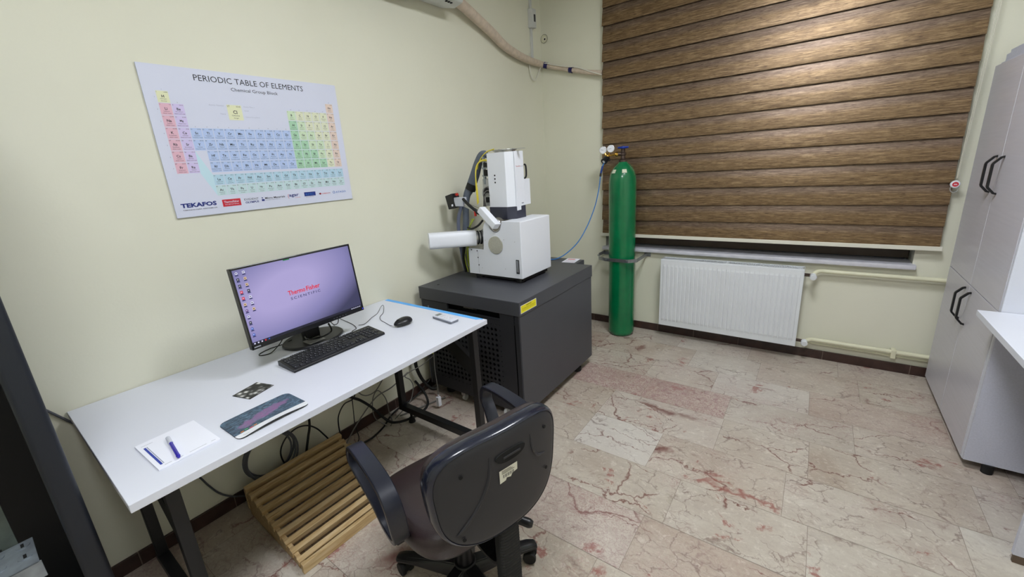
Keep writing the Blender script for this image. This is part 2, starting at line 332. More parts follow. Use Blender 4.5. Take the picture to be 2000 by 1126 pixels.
# ------------------------------------------------------------------ geometry helper
class G:
    def __init__(s): s.bm = bmesh.new(); s.uv = None
    def _merge(s, b, mi=0, mtx=None):
        for f in b.faces:
            if f.material_index == 0: f.material_index = mi
        if mtx is not None: b.transform(mtx)
        me = bpy.data.meshes.new('_t'); b.to_mesh(me); b.free(); s.bm.from_mesh(me); bpy.data.meshes.remove(me); return s
    def box(s, x0, x1, y0, y1, z0, z1, bev=0.0, mi=0, mtx=None, seg=2):
        b = bmesh.new()
        bmesh.ops.create_cube(b, size=1.0, matrix=Matrix.Translation(((x0+x1)/2, (y0+y1)/2, (z0+z1)/2)) @ Matrix.Diagonal((abs(x1-x0), abs(y1-y0), abs(z1-z0), 1)))
        if bev > 0: bmesh.ops.bevel(b, geom=list(b.edges), offset=bev, segments=seg, affect='EDGES', profile=.5)
        return s._merge(b, mi, mtx)
    def cyl(s, p0, p1, r0, r1=None, n=24, mi=0, caps=True, mtx=None, bev=0.0):
        r1 = r0 if r1 is None else r1
        p0 = Vector(p0); p1 = Vector(p1); d = p1 - p0
        b = bmesh.new()
        bmesh.ops.create_cone(b, cap_ends=caps, cap_tris=False, segments=n, radius1=r0, radius2=r1, depth=d.length)
        if bev > 0:
            es = [e for e in b.edges if all(len(f.verts) > 4 or True for f in e.link_faces) and any(len(f.verts) == n for f in e.link_faces)]
            bmesh.ops.bevel(b, geom=es, offset=bev, segments=2, affect='EDGES', profile=.5)
        q = d.to_track_quat('Z', 'Y').to_matrix().to_4x4()
        b.transform(Matrix.Translation((p0 + p1) / 2) @ q)
        return s._merge(b, mi, mtx)
    def sphere(s, c, r, sc=(1, 1, 1), mi=0, n=20, mtx=None):
        b = bmesh.new(); bmesh.ops.create_uvsphere(b, u_segments=n, v_segments=max(6, n // 2), radius=r)
        b.transform(Matrix.Translation(c) @ Matrix.Diagonal((*sc, 1))); return s._merge(b, mi, mtx)
    def torus(s, c, R, r, axis=(0, 0, 1), mi=0, n=32, m=10, sc=1.0):
        q = Vector(axis).to_track_quat('Z', 'Y').to_matrix().to_4x4(); M = Matrix.Translation(c) @ q
        pts = [M @ Vector((math.cos(a) * R, math.sin(a) * R * sc, 0)) for a in [2 * PI * i / n for i in range(n)]]
        return s.tube(pts, r, closed=True, n=m, mi=mi, smooth=0)
    def lathe(s, prof, c=(0, 0, 0), n=32, mi=0, mtx=None):
        b = bmesh.new(); rings = []
        for r, z in prof:
            if r < 1e-6: rings.append([b.verts.new((c[0], c[1], c[2] + z))])
            else: rings.append([b.verts.new((c[0] + r * math.cos(2*PI*i/n), c[1] + r * math.sin(2*PI*i/n), c[2] + z)) for i in range(n)])
        for a, d in zip(rings, rings[1:]):
            for i in range(n):
                j = (i + 1) % n
                q = [a[i] if len(a) > 1 else a[0], a[j] if len(a) > 1 else a[0], d[j] if len(d) > 1 else d[0], d[i] if len(d) > 1 else d[0]]
                u = []
                for v in q:
                    if v not in u: u.append(v)
                if len(u) >= 3:
                    try: b.faces.new(u)
                    except ValueError: pass
        bmesh.ops.recalc_face_normals(b, faces=b.faces)
        return s._merge(b, mi, mtx)
    def prism(s, pts, h0, h1, axis='z', mi=0, mtx=None, bev=0.0):
        """polygon pts (2D) extruded from h0 to h1 along axis; axis z:(x,y), y:(x,z), x:(y,z)"""
        b = bmesh.new()
        def P(p, h):
            return {'z': (p[0], p[1], h), 'y': (p[0], h, p[1]), 'x': (h, p[0], p[1])}[axis]
        lo = [b.verts.new(P(p, h0)) for p in pts]; hi = [b.verts.new(P(p, h1)) for p in pts]
        b.faces.new(lo); b.faces.new(hi[::-1]); n = len(pts)
        for i in range(n): b.faces.new((lo[i], hi[i], hi[(i+1) % n], lo[(i+1) % n]))
        bmesh.ops.recalc_face_normals(b, faces=b.faces)
        if bev > 0:
            bmesh.ops.bevel(b, geom=[e for e in b.edges if e.calc_face_angle(0) > .5], offset=bev, segments=2, affect='EDGES', profile=.5)
        return s._merge(b, mi, mtx)
    def tube(s, pts, r, closed=False, n=8, mi=0, smooth=6, prof=None, side=None, mtx=None, radii=None):
        P = [Vector(p) for p in pts]
        R = radii[:] if radii else None
        if smooth and len(P) > 2:
            Q = []; RQ = []; m = len(P)
            rng = range(m) if closed else range(m - 1)
            for i in rng:
                a = P[(i-1) % m] if (closed or i > 0) else P[0]*2 - P[1]
                b_, c = P[i], P[(i+1) % m]
                d = P[(i+2) % m] if (closed or i + 2 < m) else P[-1]*2 - P[-2]
                for k in range(smooth):
                    t = k / smooth
                    Q.append(.5 * ((2*b_) + (c - a)*t + (2*a - 5*b_ + 4*c - d)*t*t + (-a + 3*b_ - 3*c + d)*t**3))
                    if R: RQ.append(R[i] * (1-t) + R[(i+1) % m] * t)
            if not closed:
                Q.append(P[-1])
                if R: RQ.append(R[-1])
            P = Q; R = RQ if R else None
        m = len(P); b = bmesh.new(); rings = []
        if prof is None: prof = [(math.cos(2*PI*k/n), math.sin(2*PI*k/n)) for k in range(n)]; scl = True
        else: scl = False
        t0 = (P[1] - P[0]).normalized(); u = t0.orthogonal().normalized(); pt = t0
        for i in range(m):
            if closed: t = (P[(i+1) % m] - P[i-1]).normalized()
            else: t = ((P[i+1] if i + 1 < m else P[i]) - (P[i-1] if i > 0 else P[i])).normalized()
            if side is not None:
                u = Vector(side); u = (u - t * u.dot(t)).normalized(); v = t.cross(u)
            else:
                q = pt.rotation_difference(t); u = q @ u; u = (u - t*u.dot(t)).normalized(); v = t.cross(u); pt = t
            rr = (R[i] if R else r) if scl else 1.0
            rings.append([b.verts.new(P[i] + u*a*rr + v*c*rr) for a, c in prof])
        k = len(prof)
        for i in range(m if closed else m - 1):
            A, B = rings[i], rings[(i+1) % m]
            sh = 0
            if closed and i == m - 1 and side is None:
                sh = min(range(k), key=lambda q: sum((A[j].co - B[(j+q) % k].co).length for j in range(k)))
            for j in range(k): b.faces.new((A[j], A[(j+1) % k], B[(j+1+sh) % k], B[(j+sh) % k]))
        if not closed: b.faces.new(rings[0][::-1]); b.faces.new(rings[-1])
        bmesh.ops.recalc_face_normals(b, faces=b.faces)
        return s._merge(b, mi, mtx)
    def text(s, body, mtx, size=None, width=None, height=None, align='LEFT', mi=0, bold=0.0, ext=0.0, gap=1.0):
        key = (body, bold, ext, gap)
        if key not in TXT:
            cu = bpy.data.curves.new('_t', 'FONT'); cu.body = body; cu.resolution_u = 2; cu.offset = bold; cu.extrude = ext; cu.space_character = gap
            ob = bpy.data.objects.new('_t', cu); me = bpy.data.meshes.new_from_object(ob)
            bpy.data.objects.remove(ob); bpy.data.curves.remove(cu)
            TXT[key] = me
        me = TXT[key]
        if not me.vertices: return s
        b = bmesh.new(); b.from_mesh(me)
        xs = [v.co.x for v in b.verts]; ys = [v.co.y for v in b.verts]
        x0, x1, y0, y1 = min(xs), max(xs), min(ys), max(ys)
        sx = sy = size or 1.0
        if height: sy = height / (y1 - y0); sx = sy
        if width:
            sx = width / (x1 - x0)
            if not height and not size: sy = sx
        ax = {'LEFT': x0, 'CENTER': (x0 + x1) / 2, 'RIGHT': x1}[align]
        b.transform(Matrix.Diagonal((sx, sy, 1, 1)) @ Matrix.Translation((-ax, 0 if size and not height else -y0, 0)))
        return s._merge(b, mi, mtx)
    def rect(s, x0, x1, y0, y1, mtx, mi=0, z=0.0):
        b = bmesh.new(); b.faces.new([b.verts.new(p) for p in ((x0, y0, z), (x1, y0, z), (x1, y1, z), (x0, y1, z))]); return s._merge(b, mi, mtx)
    def poly(s, pts, mtx=None, mi=0):
        b = bmesh.new(); b.faces.new([b.verts.new(p) for p in pts]); return s._merge(b, mi, mtx)
TXT = {}
WM = {}
def link(name, me, mats, parent=None, smooth=True):
    for m in (mats if isinstance(mats, (list, tuple)) else [mats]): me.materials.append(m)
    o = bpy.data.objects.new(name, me); COL.objects.link(o)
    return o
def obj(name, g, mats, parent=None, local=False, ang=35, label=None):
    b = g.bm if isinstance(g, G) else g
    if parent is not None:
        if not local: b.transform(WM[parent.name].inverted())
    for f in b.faces: f.smooth = True
    ca = math.radians(ang)
    for e in b.edges:
        if len(e.link_faces) != 2 or e.calc_face_angle(PI) > ca: e.smooth = False
        else:
            a0, a1 = e.link_faces[0].calc_area(), e.link_faces[1].calc_area()
            if max(a0, a1) > 8 * min(a0, a1) and e.calc_face_angle(PI) > .12: e.smooth = False
    me = bpy.data.meshes.new(name); b.to_mesh(me); b.free()
    o = link(name, me, mats)
    if parent is not None: o.parent = parent; WM[o.name] = WM[parent.name]
    else: WM[o.name] = Matrix.Identity(4)
    if label: o['label'] = label
    return o
def based(o, base):
    """move a top-level mesh's origin to its base"""
    o.data.transform(Matrix.Translation(-Vector(base))); o.location = base; WM[o.name] = Matrix.Translation(base)
    return o
def tag(o, label, cat, group=None):
    o['label'] = label; o['category'] = cat
    if group: o['group'] = group
    return o
def thing(name, loc, label, cat, rotz=0.0, group=None):
    o = bpy.data.objects.new(name, None); COL.objects.link(o); o.empty_display_size = .05
    o.location = loc; o.rotation_euler = (0, 0, rotz); WM[o.name] = Matrix.Translation(loc) @ Matrix.Rotation(rotz, 4, 'Z')
    return tag(o, label, cat, group)
def struct(name, g, mats, ang=35):
    o = obj(name, g, mats, ang=ang); o['kind'] = 'structure'; return o

# ------------------------------------------------------------------ room shell
RX, FY = 3.45, -5.6
# back wall with window opening
WX0, WX1, WZ0, WZ1 = 0.62, 2.69, 0.757, 2.78
g = G()
g.box(-.15, WX0, 0, .3, -.1, CEIL); g.box(WX1, RX + .15, 0, .3, -.1, CEIL); g.box(WX0, WX1, 0, .3, -.1, WZ0 - .032); g.box(WX0, WX1, 0, .3, WZ1, CEIL)
struct('wall_back', g, M_wall)
g = G(); g.box(-.15, 0, FY, 0, -.1, CEIL); struct('wall_left', g, M_wall)
g = G(); g.box(RX, RX + .15, FY, 0, -.1, CEIL); struct('wall_right', g, M_wall)
g = G(); g.box(-.15, RX + .15, FY - .15, FY, -.1, CEIL); struct('wall_front', g, M_wall)
g = G(); g.box(-.15, RX + .15, FY - .15, .3, CEIL, CEIL + .1); struct('ceiling', g, M_ceil)
# window: frame, mullion, dark glass
g = G(); yf = .17
for a in ((WX0, WX0 + .06, WZ0 + .07, WZ1 - .07), (WX1 - .06, WX1, WZ0 + .07, WZ1 - .07), (WX0, WX1, WZ0, WZ0 + .07), (WX0, WX1, WZ1 - .07, WZ1), ((WX0 + WX1) / 2 - .04, (WX0 + WX1) / 2 + .04, WZ0 + .07, WZ1 - .07)):
    g.box(a[0], a[1], yf, yf + .06, a[2], a[3], .004)
win = struct('window_1', g, mat('brown_painted_window_frame', (104, 90, 80), .5))
g = G(); g.box(WX0 + .05, WX1 - .05, yf + .025, yf + .031, WZ0 + .071, WZ1 - .071)
p = obj('glass_pane', g, mat('night_glass', (200, 210, 220), .03, var=0, trans=1.0), win)
g = G(); g.box(.60, 2.705, -.045, .17, .727, .757, .004)
struct('trim_1', g, M_marsill)
# floor: individual marble tiles with joints
rows = [0.0, -.265, -.57, -.87, -1.155, -1.475, -1.79, -2.095, -2.40, -2.705, -3.01, -3.315, -3.62, -3.925, -4.23, -4.535, -4.84, -5.145, -5.45, -5.6]
fixed = {0: [.35, .9, 1.35, 1.86, 2.4, 2.95], 1: [.2, .78, 1.505, 1.95, 2.5], 2: [-.02, .55, 1.28, 1.72, 2.25, 2.85], 3: [.25, .84, 1.345, 1.845, 2.45, 3.0], 4: [.3, .75, 1.18, 1.85, 2.26, 2.855],
         5: [.13, .66, 1.18, 1.59, 2.175, 2.76], 6: [.45, 1.05, 1.765, 2.268, 2.9], 7: [.49, 1.1, 1.687, 2.3, 2.95], 8: [.13, .49, .95, 1.6, 2.2, 2.8]}
special = {(3, 2): (1, 0), (3, 3): (.95, 0), (5, 3): (0, 1.0), (4, 5): (0, .1), (7, 2): (.45, .3), (7, 3): (.2, .1), (6, 1): (.2, .3), (2, 3): (0, .7), (1, 2): (0, .1), (5, 4): (.0, .2)}
b = bmesh.new(); col = b.loops.layers.float_color.new('tile'); gp = .0009
rnd = random.Random(3)
for ri in range(len(rows) - 1):
    y1, y0 = rows[ri], rows[ri + 1]
    xs = fixed.get(ri)
    if not xs:
        xs = []; x = rnd.uniform(.1, .6)
        while x < RX - .1: xs.append(x); x += rnd.uniform(.42, .68)
    xs = [0.0] + [x for x in xs if 0.02 < x < RX - .05] + [RX]
    for ci in range(len(xs) - 1):
        x0, x1 = xs[ci], xs[ci + 1]
        vs = [b.verts.new(p) for p in ((x0 + gp, y0 + gp, 0), (x1 - gp, y0 + gp, 0), (x1 - gp, y1 - gp, 0), (x0 + gp, y1 - gp, 0))]
        f = b.faces.new(vs); f.material_index = 0
        rd, lt = special.get((ri, ci), (0.0 if rnd.random() < .85 else rnd.uniform(.1, .4), rnd.uniform(0, .5)))
        s = rnd.random()
        for l in f.loops: l[col] = (s, rd, lt, 1)
f = b.faces.new([b.verts.new(p) for p in ((-.1, FY - .1, -.002), (RX + .1, FY - .1, -.002), (RX + .1, .1, -.002), (-.1, .1, -.002))]); f.material_index = 1
f2 = b.faces.new([b.verts.new(p) for p in ((-.1, FY - .1, -.08), (-.1, .1, -.08), (RX + .1, .1, -.08), (RX + .1, FY - .1, -.08))]); f2.material_index = 1
me = bpy.data.meshes.new('floor'); b.to_mesh(me); b.free()
fl = link('floor', me, [M_marble, M_grout]); fl['kind'] = 'structure'
# skirting
def skirt(name, pts, horizontal):
    g = G()
    for a, c in zip(pts, pts[1:]):
        if horizontal: g.box(a + .0015, c - .0015, -.012, 0, 0, .066, .002)
        else: g.box(0, .012, a + .0015, c - .0015, 0, .066, .002)
    if horizontal: g.box(pts[0], pts[-1], -.010, 0, 0, .064, mi=1)
    else: g.box(0, .010, pts[0], pts[-1], 0, .064, mi=1)
    struct(name, g, [M_skirt, M_skirtj])
skirt('baseboard_back', [.012, .5, 1.12, 1.42, 1.76, 2.31, 2.78, 3.2, RX], True)
skirt('baseboard_left', [FY, -4.9, -4.3, -3.93, -3.47, -3.1, -2.62, -2.1, -1.6, -1.1, -.5, 0], False)
g = G(); g.box(RX - .012, RX, FY, 0, 0, .066, .002); struct('baseboard_right', g, M_skirt)
# ceiling lamps
for i, (lx, ly) in enumerate(LAMP_SPOTS):
    t = thing('ceiling_light', (lx, ly, CEIL), ['square flat white ceiling lamp nearer the window', 'square flat white ceiling lamp farther from the window'][i], 'ceiling light')
    g = G(); g.box(lx - .32, lx + .32, ly - .32, ly + .32, CEIL - .05, CEIL, .006); obj('housing', g, M_white_lam, t)
    g = G(); g.box(lx - .29, lx + .29, ly - .29, ly + .29, CEIL - .058, CEIL - .05); obj('diffuser', g, M_lens, t)

# ------------------------------------------------------------------ poster
PY0, PY1, PZ0, PZ1 = -3.021, -2.178, 1.408, 2.003
g = G(); g.box(.003, .009, PY0, PY1, PZ0, PZ1, .0008, mi=0)
PM = Matrix(((0, 0, 1, 0), (1, 0, 0, 0), (0, 1, 0, 0), (0, 0, 0, 1)))
def pm(y, z, d=0.0096): return Matrix.Translation((d, y, z)) @ PM
def prect(y0, y1, z0, z1, mi, d=.0094): g.rect(y0, y1, z0, z1, Matrix.Translation((d, 0, 0)) @ PM, mi)
PC = [(214,218,236),(228,230,192),(226,182,198),(210,198,236),(182,202,240),(172,214,182),(208,228,196),(224,228,200),(228,208,196),(182,214,232),(198,222,226),(22,24,38),(26,44,124),(200,34,52),(176,180,198),(96,100,120),(40,110,190),(196,226,238)]
pmats = [M_poster] + [mat('poster_ink_%s' % n, c, .5, var=0) for n, c in zip('hydrogen_yellow alkali_pink alkaline_lilac transition_blue metal_green metalloid_green nonmetal_yellow noble_peach lanthanide_cyan actinide_teal dark navy red pale grey azure band'.split(), PC[1:])]
SYM = 'H He Li Be B C N O F Ne Na Mg Al Si P S Cl Ar K Ca Sc Ti V Cr Mn Fe Co Ni Cu Zn Ga Ge As Se Br Kr Rb Sr Y Zr Nb Mo Tc Ru Rh Pd Ag Cd In Sn Sb Te I Xe Cs Ba La Ce Pr Nd Pm Sm Eu Gd Tb Dy Ho Er Tm Yb Lu Hf Ta W Re Os Ir Pt Au Hg Tl Pb Bi Po At Rn Fr Ra Ac Th Pa U Np Pu Am Cm Bk Cf Es Fm Md No Lr Rf Db Sg Bh Hs Mt Ds Rg Cn Nh Fl Mc Lv Ts Og'.split()
NAM = 'Hydrogen Helium Lithium Beryllium Boron Carbon Nitrogen Oxygen Fluorine Neon Sodium Magnesium Aluminum Silicon Phosphorus Sulfur Chlorine Argon Potassium Calcium Scandium Titanium Vanadium Chromium Manganese Iron Cobalt Nickel Copper Zinc Gallium Germanium Arsenic Selenium Bromine Krypton Rubidium Strontium Yttrium Zirconium Niobium Molybdenum Technetium Ruthenium Rhodium Palladium Silver Cadmium Indium Tin Antimony Tellurium Iodine Xenon Cesium Barium Lanthanum Cerium Praseodymium Neodymium Promethium Samarium Europium Gadolinium Terbium Dysprosium Holmium Erbium Thulium Ytterbium Lutetium Hafnium Tantalum Tungsten Rhenium Osmium Iridium Platinum Gold Mercury Thallium Lead Bismuth Polonium Astatine Radon Francium Radium Actinium Thorium Protactinium Uranium Neptunium Plutonium Americium Curium Berkelium Californium Einsteinium Fermium Mendelevium Nobelium Lawrencium Rutherfordium Dubnium Seaborgium Bohrium Hassium Meitnerium Darmstadtium Roentgenium Copernicium Nihonium Flerovium Moscovium Livermorium Tennessine Oganesson'.split()
MASS = '1.0080 4.0026 7.0 9.0122 10.81 12.011 14.007 15.999 18.998 20.180 22.990 24.305 26.982 28.085 30.974 32.07 35.45 39.9 39.098 40.08 44.956 47.867 50.941 51.996 54.938 55.84 58.933 58.693 63.55 65.4 69.723 72.63 74.922 78.97 79.90 83.80 85.468 87.62 88.906 91.22 92.906 95.95 96.906 101.1 102.91 106.42 107.87 112.41 114.82 118.71 121.76 127.6 126.90 131.29 132.91 137.33 138.91 140.12 140.91 144.24 144.91 150.4 151.96 157.2 158.93 162.50 164.93 167.26 168.93 173.05 174.97 178.49 180.95 183.84 186.21 190.2 192.22 195.08 196.97 200.59 204.38 207 208.98 208.98 209.99 222.02 223.02 226.03 227.03 232.04 231.04 238.03 237.05 244.06 243.06 247.07 247.07 251.08 252.08 257.10 258.10 259.10 266.12 267.12 268.13 269.13 270.13 269.13 277.15 282.17 282.17 286.18 286.18 290.19 290.19 293.21 294.21 295.22'.split()
CW, CH, GX, GZ = .0427, .0459, -2.980, 1.906
def cell(n, c, r, z0=None, s=1.0):
    S = SYM[n-1]
    if S == 'H': k, gn = 1, 'Nonmetal'
    elif c == 0: k, gn = 2, 'Alkali metal'
    elif c == 1: k, gn = 3, 'Alkaline earth metal'
    elif 57 <= n <= 71: k, gn = 9, 'Lanthanide'
    elif 89 <= n <= 103: k, gn = 10, 'Actinide'
    elif 2 <= c <= 11: k, gn = 4, 'Transition metal'
    elif S in 'Al Ga In Sn Tl Pb Bi Nh Fl Mc Lv'.split(): k, gn = 5, 'Post-transition metal'
    elif S in 'B Si Ge As Sb Te Po'.split(): k, gn = 6, 'Metalloid'
    elif c == 17: k, gn = 8, 'Noble gas'
    elif c == 16: k, gn = 7, 'Halogen'
    else: k, gn = 7, 'Nonmetal'
    y = GX + c * CW; z = (GZ - r * CH) if z0 is None else z0
    w_, h_ = CW * s, CH * s
    prect(y, y + w_ - .0022, z - h_ + .0022, z, k)
    cy = y + (w_ - .0022) / 2
    g.text(S, pm(cy, z - h_ * .54), height=.0100 * s, align='CENTER', mi=11, bold=.02)
    g.text(str(n), pm(y + .002 * s, z - .0068 * s), height=.0046 * s, mi=11)
    g.text(MASS[n-1], pm(y + w_ - .004, z - .0062 * s), height=.0036 * s, align='RIGHT', mi=11)
    g.text(NAM[n-1], pm(cy, z - h_ * .70), height=.0042 * s, width=min(.036, .0028 * len(NAM[n-1])) * s, align='CENTER', mi=11)
    g.text(gn, pm(cy, z - h_ * .86), height=.0036 * s, width=min(.036, .0023 * len(gn)) * s, align='CENTER', mi=11)
# soft connecting band to the lanthanide and actinide rows
g.poly([(.0092, GX + 2*CW - .002, GZ - 5*CH), (.0092, GX + 2*CW - .002, GZ - 7*CH), (.0092, GX + 3*CW, 1.486), (.0092, GX + 3*CW, 1.576)], mi=17)
n = 1
for S in SYM:
    if n == 1: c, r = 0, 0
    elif n == 2: c, r = 17, 0
    elif n <= 10: c, r = ((n-3) if n <= 4 else n + 7), 1
    elif n <= 18: c, r = ((n-11) if n <= 12 else n - 1), 2
    elif n <= 36: c, r = n - 19, 3
    elif n <= 54: c, r = n - 37, 4
    elif n <= 56: c, r = n - 55, 5
    elif n <= 71: cell(n, n - 57 + 3, 0, 1.576); n += 1; continue
    elif n <= 86: c, r = n - 72 + 3, 5
    elif n <= 88: c, r = n - 87, 6
    elif n <= 103: cell(n, n - 89 + 3, 0, 1.576 - CH); n += 1; continue
    else: c, r = n - 104 + 3, 6
    cell(n, c, r); n += 1
for i in range(18):
    top = 0 if i in (0, 17) else (1 if i == 1 or i >= 12 else 3)
    g.text(str(i + 1), pm(GX + (i + .5) * CW, GZ - top * CH + .004), height=.004, align='CENTER', mi=15)
for i in range(7): g.text(str(i + 1), pm(GX - .008, GZ - (i + .55) * CH), height=.004, align='CENTER', mi=15)
# enlarged chlorine key
y, z = -2.734, 1.870
prect(y, y + .060, z - .063, z, 1)
g.text('Cl', pm(y + .03, z - .037), height=.0145, align='CENTER', mi=11, bold=.015)
g.text('17', pm(y + .003, z - .0095), height=.0075, mi=11); g.text('35.45', pm(y + .056, z - .009), height=.0058, align='RIGHT', mi=11)
g.text('Chlorine', pm(y + .03, z - .047), height=.0062, align='CENTER', mi=11); g.text('Halogen', pm(y + .03, z - .058), height=.0056, align='CENTER', mi=11)
for tx, yy, zz, al in (('Atomic Number', -2.744, 1.862, 'RIGHT'), ('Name', -2.744, 1.828, 'RIGHT'), ('Atomic Mass, u', -2.664, 1.862, 'LEFT'), ('Symbol', -2.664, 1.845, 'LEFT'), ('Chemical Group Block', -2.664, 1.818, 'LEFT')):
    g.text(tx, pm(yy, zz), height=.0062, align=al, mi=14)
g.text('PERIODIC TABLE OF ELEMENTS', pm(-2.6, 1.957), height=.0235, width=.474, align='CENTER', mi=11)
g.text('Chemical Group Block', pm(-2.598, 1.924), height=.0180, width=.206, align='CENTER', mi=11)
# sponsor marks
g.text('TEKAFOS', pm(-2.998, 1.447), height=.0185, width=.134, mi=12, bold=.045)
g.text('TEKNOLOJİK SİSTEMLER', pm(-2.994, 1.434), height=.0065, width=.130, mi=11, bold=.01)
prect(-2.841, -2.765, 1.436, 1.467, 13)
g.text('ThermoFisher', pm(-2.803, 1.4515), height=.009, width=.062, align='CENTER', mi=0, bold=.015, ); g.text('SCIENTIFIC', pm(-2.803, 1.4425), height=.0045, width=.058, align='CENTER', mi=0)
g.text('EVIDENT', pm(-2.749, 1.455), height=.0080, width=.064, mi=11); prect(-2.746, -2.688, 1.4525, 1.4530, 11)
g.text('OLYMPUS', pm(-2.746, 1.4405), height=.0085, width=.060, mi=12, bold=.03)
g.poly([(.0094, -2.672, 1.461), (.0094, -2.668, 1.454), (.0094, -2.664, 1.461)], mi=12); prect(-2.672, -2.659, 1.444, 1.4525, 12)
g.text('Micro Materials', pm(-2.655, 1.452), height=.0085, width=.096, mi=11, bold=.015); g.text('Innovation in Nanomechanics', pm(-2.655, 1.4455), height=.0035, width=.07, mi=15)
g.text('agar', pm(-2.538, 1.447), height=.0155, width=.050, mi=12, bold=.02); g.text('{', pm(-2.545, 1.4435), height=.021, width=.006, mi=13); g.text('scientific', pm(-2.510, 1.4435), height=.0035, width=.03, mi=13)
prect(-2.458, -2.396, 1.446, 1.4665, 12); g.text('RMC', pm(-2.428, 1.4505), height=.010, width=.044, align='CENTER', mi=16); g.text('boeckeler', pm(-2.428, 1.4405), height=.0035, width=.045, align='CENTER', mi=15)
g.poly([(.0094, -2.378, 1.452), (.0094, -2.370, 1.4465), (.0094, -2.362, 1.452), (.0094, -2.370, 1.4575)], mi=11); g.poly([(.0096, -2.374, 1.452), (.0096, -2.366, 1.4488), (.0096, -2.362, 1.452), (.0096, -2.366, 1.4552)], mi=13)
g.text('CARBOLITE', pm(-2.359, 1.449), height=.0055, width=.048, mi=13, bold=.015)
g.torus((.0094, -2.289, 1.453), .0058, .0011, (1, 0, 0), mi=16, n=16, m=5); g.text('ATAGO', pm(-2.278, 1.4475), height=.0100, width=.062, mi=16, bold=.005)
o = obj('periodic_table_poster', g, pmats)
tag(based(o, (.003, -2.6, PZ0)), 'white wall board printed with the coloured periodic table of elements', 'poster')

# ------------------------------------------------------------------ desk
DT = .762
dk = thing('desk', (.42, -2.78, 0), 'long white-topped desk with black steel tube legs against the cream wall', 'desk')
g = G(); g.box(.004, .826, -3.512, -2.044, DT - .025, DT, .0015, mi=0)
obj('tabletop', g, [M_white_lam, M_white_edge], dk)
def desk_frame(y, xf):
    g = G(); g.box(.137, .173, y - .018, y + .018, .075, DT - .025, .002); obj('leg', g, M_blackmetal, dk)
    g = G(); g.box(xf + .002, xf + .038, y - .018, y + .018, .075, DT - .025, .002); obj('leg', g, M_blackmetal, dk)
    g = G(); g.box(.135, xf + .04, y - .0195, y + .0195, .07, .11, .002); obj('foot_rail', g, M_blackmetal, dk)
    g = G(); g.box(.175, xf, y - .0195, y + .0195, DT - .060, DT - .0252, .002); obj('top_rail', g, M_blackmetal, dk)
    for x in (.225, xf - .03):
        g = G(); g.cyl((x, y, .02), (x, y, .072), .008, n=12); g.cyl((x, y, .001), (x, y, .03), .022, .018, n=16); obj('levelling_foot', g, M_rubber, dk)
    g = G(); g.prism([(xf + .001, .47), (xf + .001, .58), (xf - .18, DT - .061), (xf - .30, DT - .061)], y - .012, y + .012, 'y'); obj('gusset', g, M_blackmetal, dk)
desk_frame(-3.415, .715); desk_frame(-2.15, .79)
g = G(); g.box(.15, .18, -3.395, -2.17, DT - .07, DT - .0255, .002); obj('crossbar', g, M_blackmetal, dk)
g = G(); pts = [(.02, -2.073), (.775, -2.073), (.79, -2.060), (.806, -2.056), (.80, -2.046), (.02, -2.046)]
g.prism(pts, DT + .0002, DT + .0008, 'z'); obj('edge_tape', g, M_tape, dk, label='strip of light blue masking tape along the desk edge')

# ------------------------------------------------------------------ monitor
mt = thing('computer_monitor', (.21, -2.66, DT), 'black desktop monitor with a lit lilac screen and red logo on the white desk', 'monitor')
yaw, tl = .023, .11
nn = Vector((math.cos(yaw), math.sin(yaw), 0)); rr_ = Vector((-math.sin(yaw), math.cos(yaw), 0)); uu = Vector((0, 0, 1)) * math.cos(tl) - nn * math.sin(tl); n2 = rr_.cross(uu)
cM = Vector((.351, -2.724, 1.045))
MM = Matrix.Translation(cM) @ Matrix(((rr_.x, uu.x, n2.x, 0), (rr_.y, uu.y, n2.y, 0), (rr_.z, uu.z, n2.z, 0), (0, 0, 0, 1)))
hw, hh = .27, .169
g = G(); g.box(-hw, hw, -hh, hh, -.026, -.004, .002, mtx=MM); g.box(-.18, .18, -.11, .08, -.05, -.026, .008, mtx=MM); obj('back_housing', g, M_blackpl, mt)
g = G()
for a in ((-hw, hw, hh - .008, hh), (-hw, hw, -hh, -hh + .020), (-hw, -hw + .007, -hh, hh), (hw - .007, hw, -hh, hh)): g.box(a[0], a[1], a[2], a[3], -.004, .0015, .0008, mtx=MM)
obj('bezel', g, M_blackgl, mt)
b = bmesh.new(); uvl = b.loops.layers.uv.new('UVMap')
vs = [b.verts.new(MM @ Vector(p)) for p in ((-hw + .006, -hh + .0185, -.001), (hw - .006, -hh + .0185, -.001), (hw - .006, hh - .0075, -.001), (-hw + .006, hh - .0075, -.001))]
f = b.faces.new(vs)
for l, u in zip(f.loops, ((0, 0), (1, 0), (1, 1), (0, 1))): l[uvl].uv = u
scr = obj('screen', b, M_screen, mt)
def em(name, c, s=.95):
    m = mat(name, (5, 5, 5), .4, var=0, emit=c, estr=s); return m
g = G(); E_red, E_navy, E_bar, E_w, E_b, E_y, E_p, E_bk, E_g = [em('screen_glow_' + n, c) for n, c in (('red', (222, 40, 62)), ('navy', (52, 52, 104)), ('taskbar', (22, 22, 44)), ('white', (214, 214, 240)), ('blue', (40, 90, 190)), ('tan', (220, 190, 150)), ('purple', (90, 40, 120)), ('black', (14, 14, 26)), ('green', (20, 120, 70)))]
emats = [E_red, E_navy, E_bar, E_w, E_b, E_y, E_p, E_bk, E_g]
def sm(x, y, z=-.0006): return MM @ Matrix.Translation((x, y, z))
sx0, sx1, sy0, sy1 = -hw + .007, hw - .007, -hh + .020, hh - .008
g.rect(sx0, sx1, sy0 - .001, sy0 + .010, sm(0, 0, -.0008), 2); obj('taskbar', g, emats, mt); g = G()
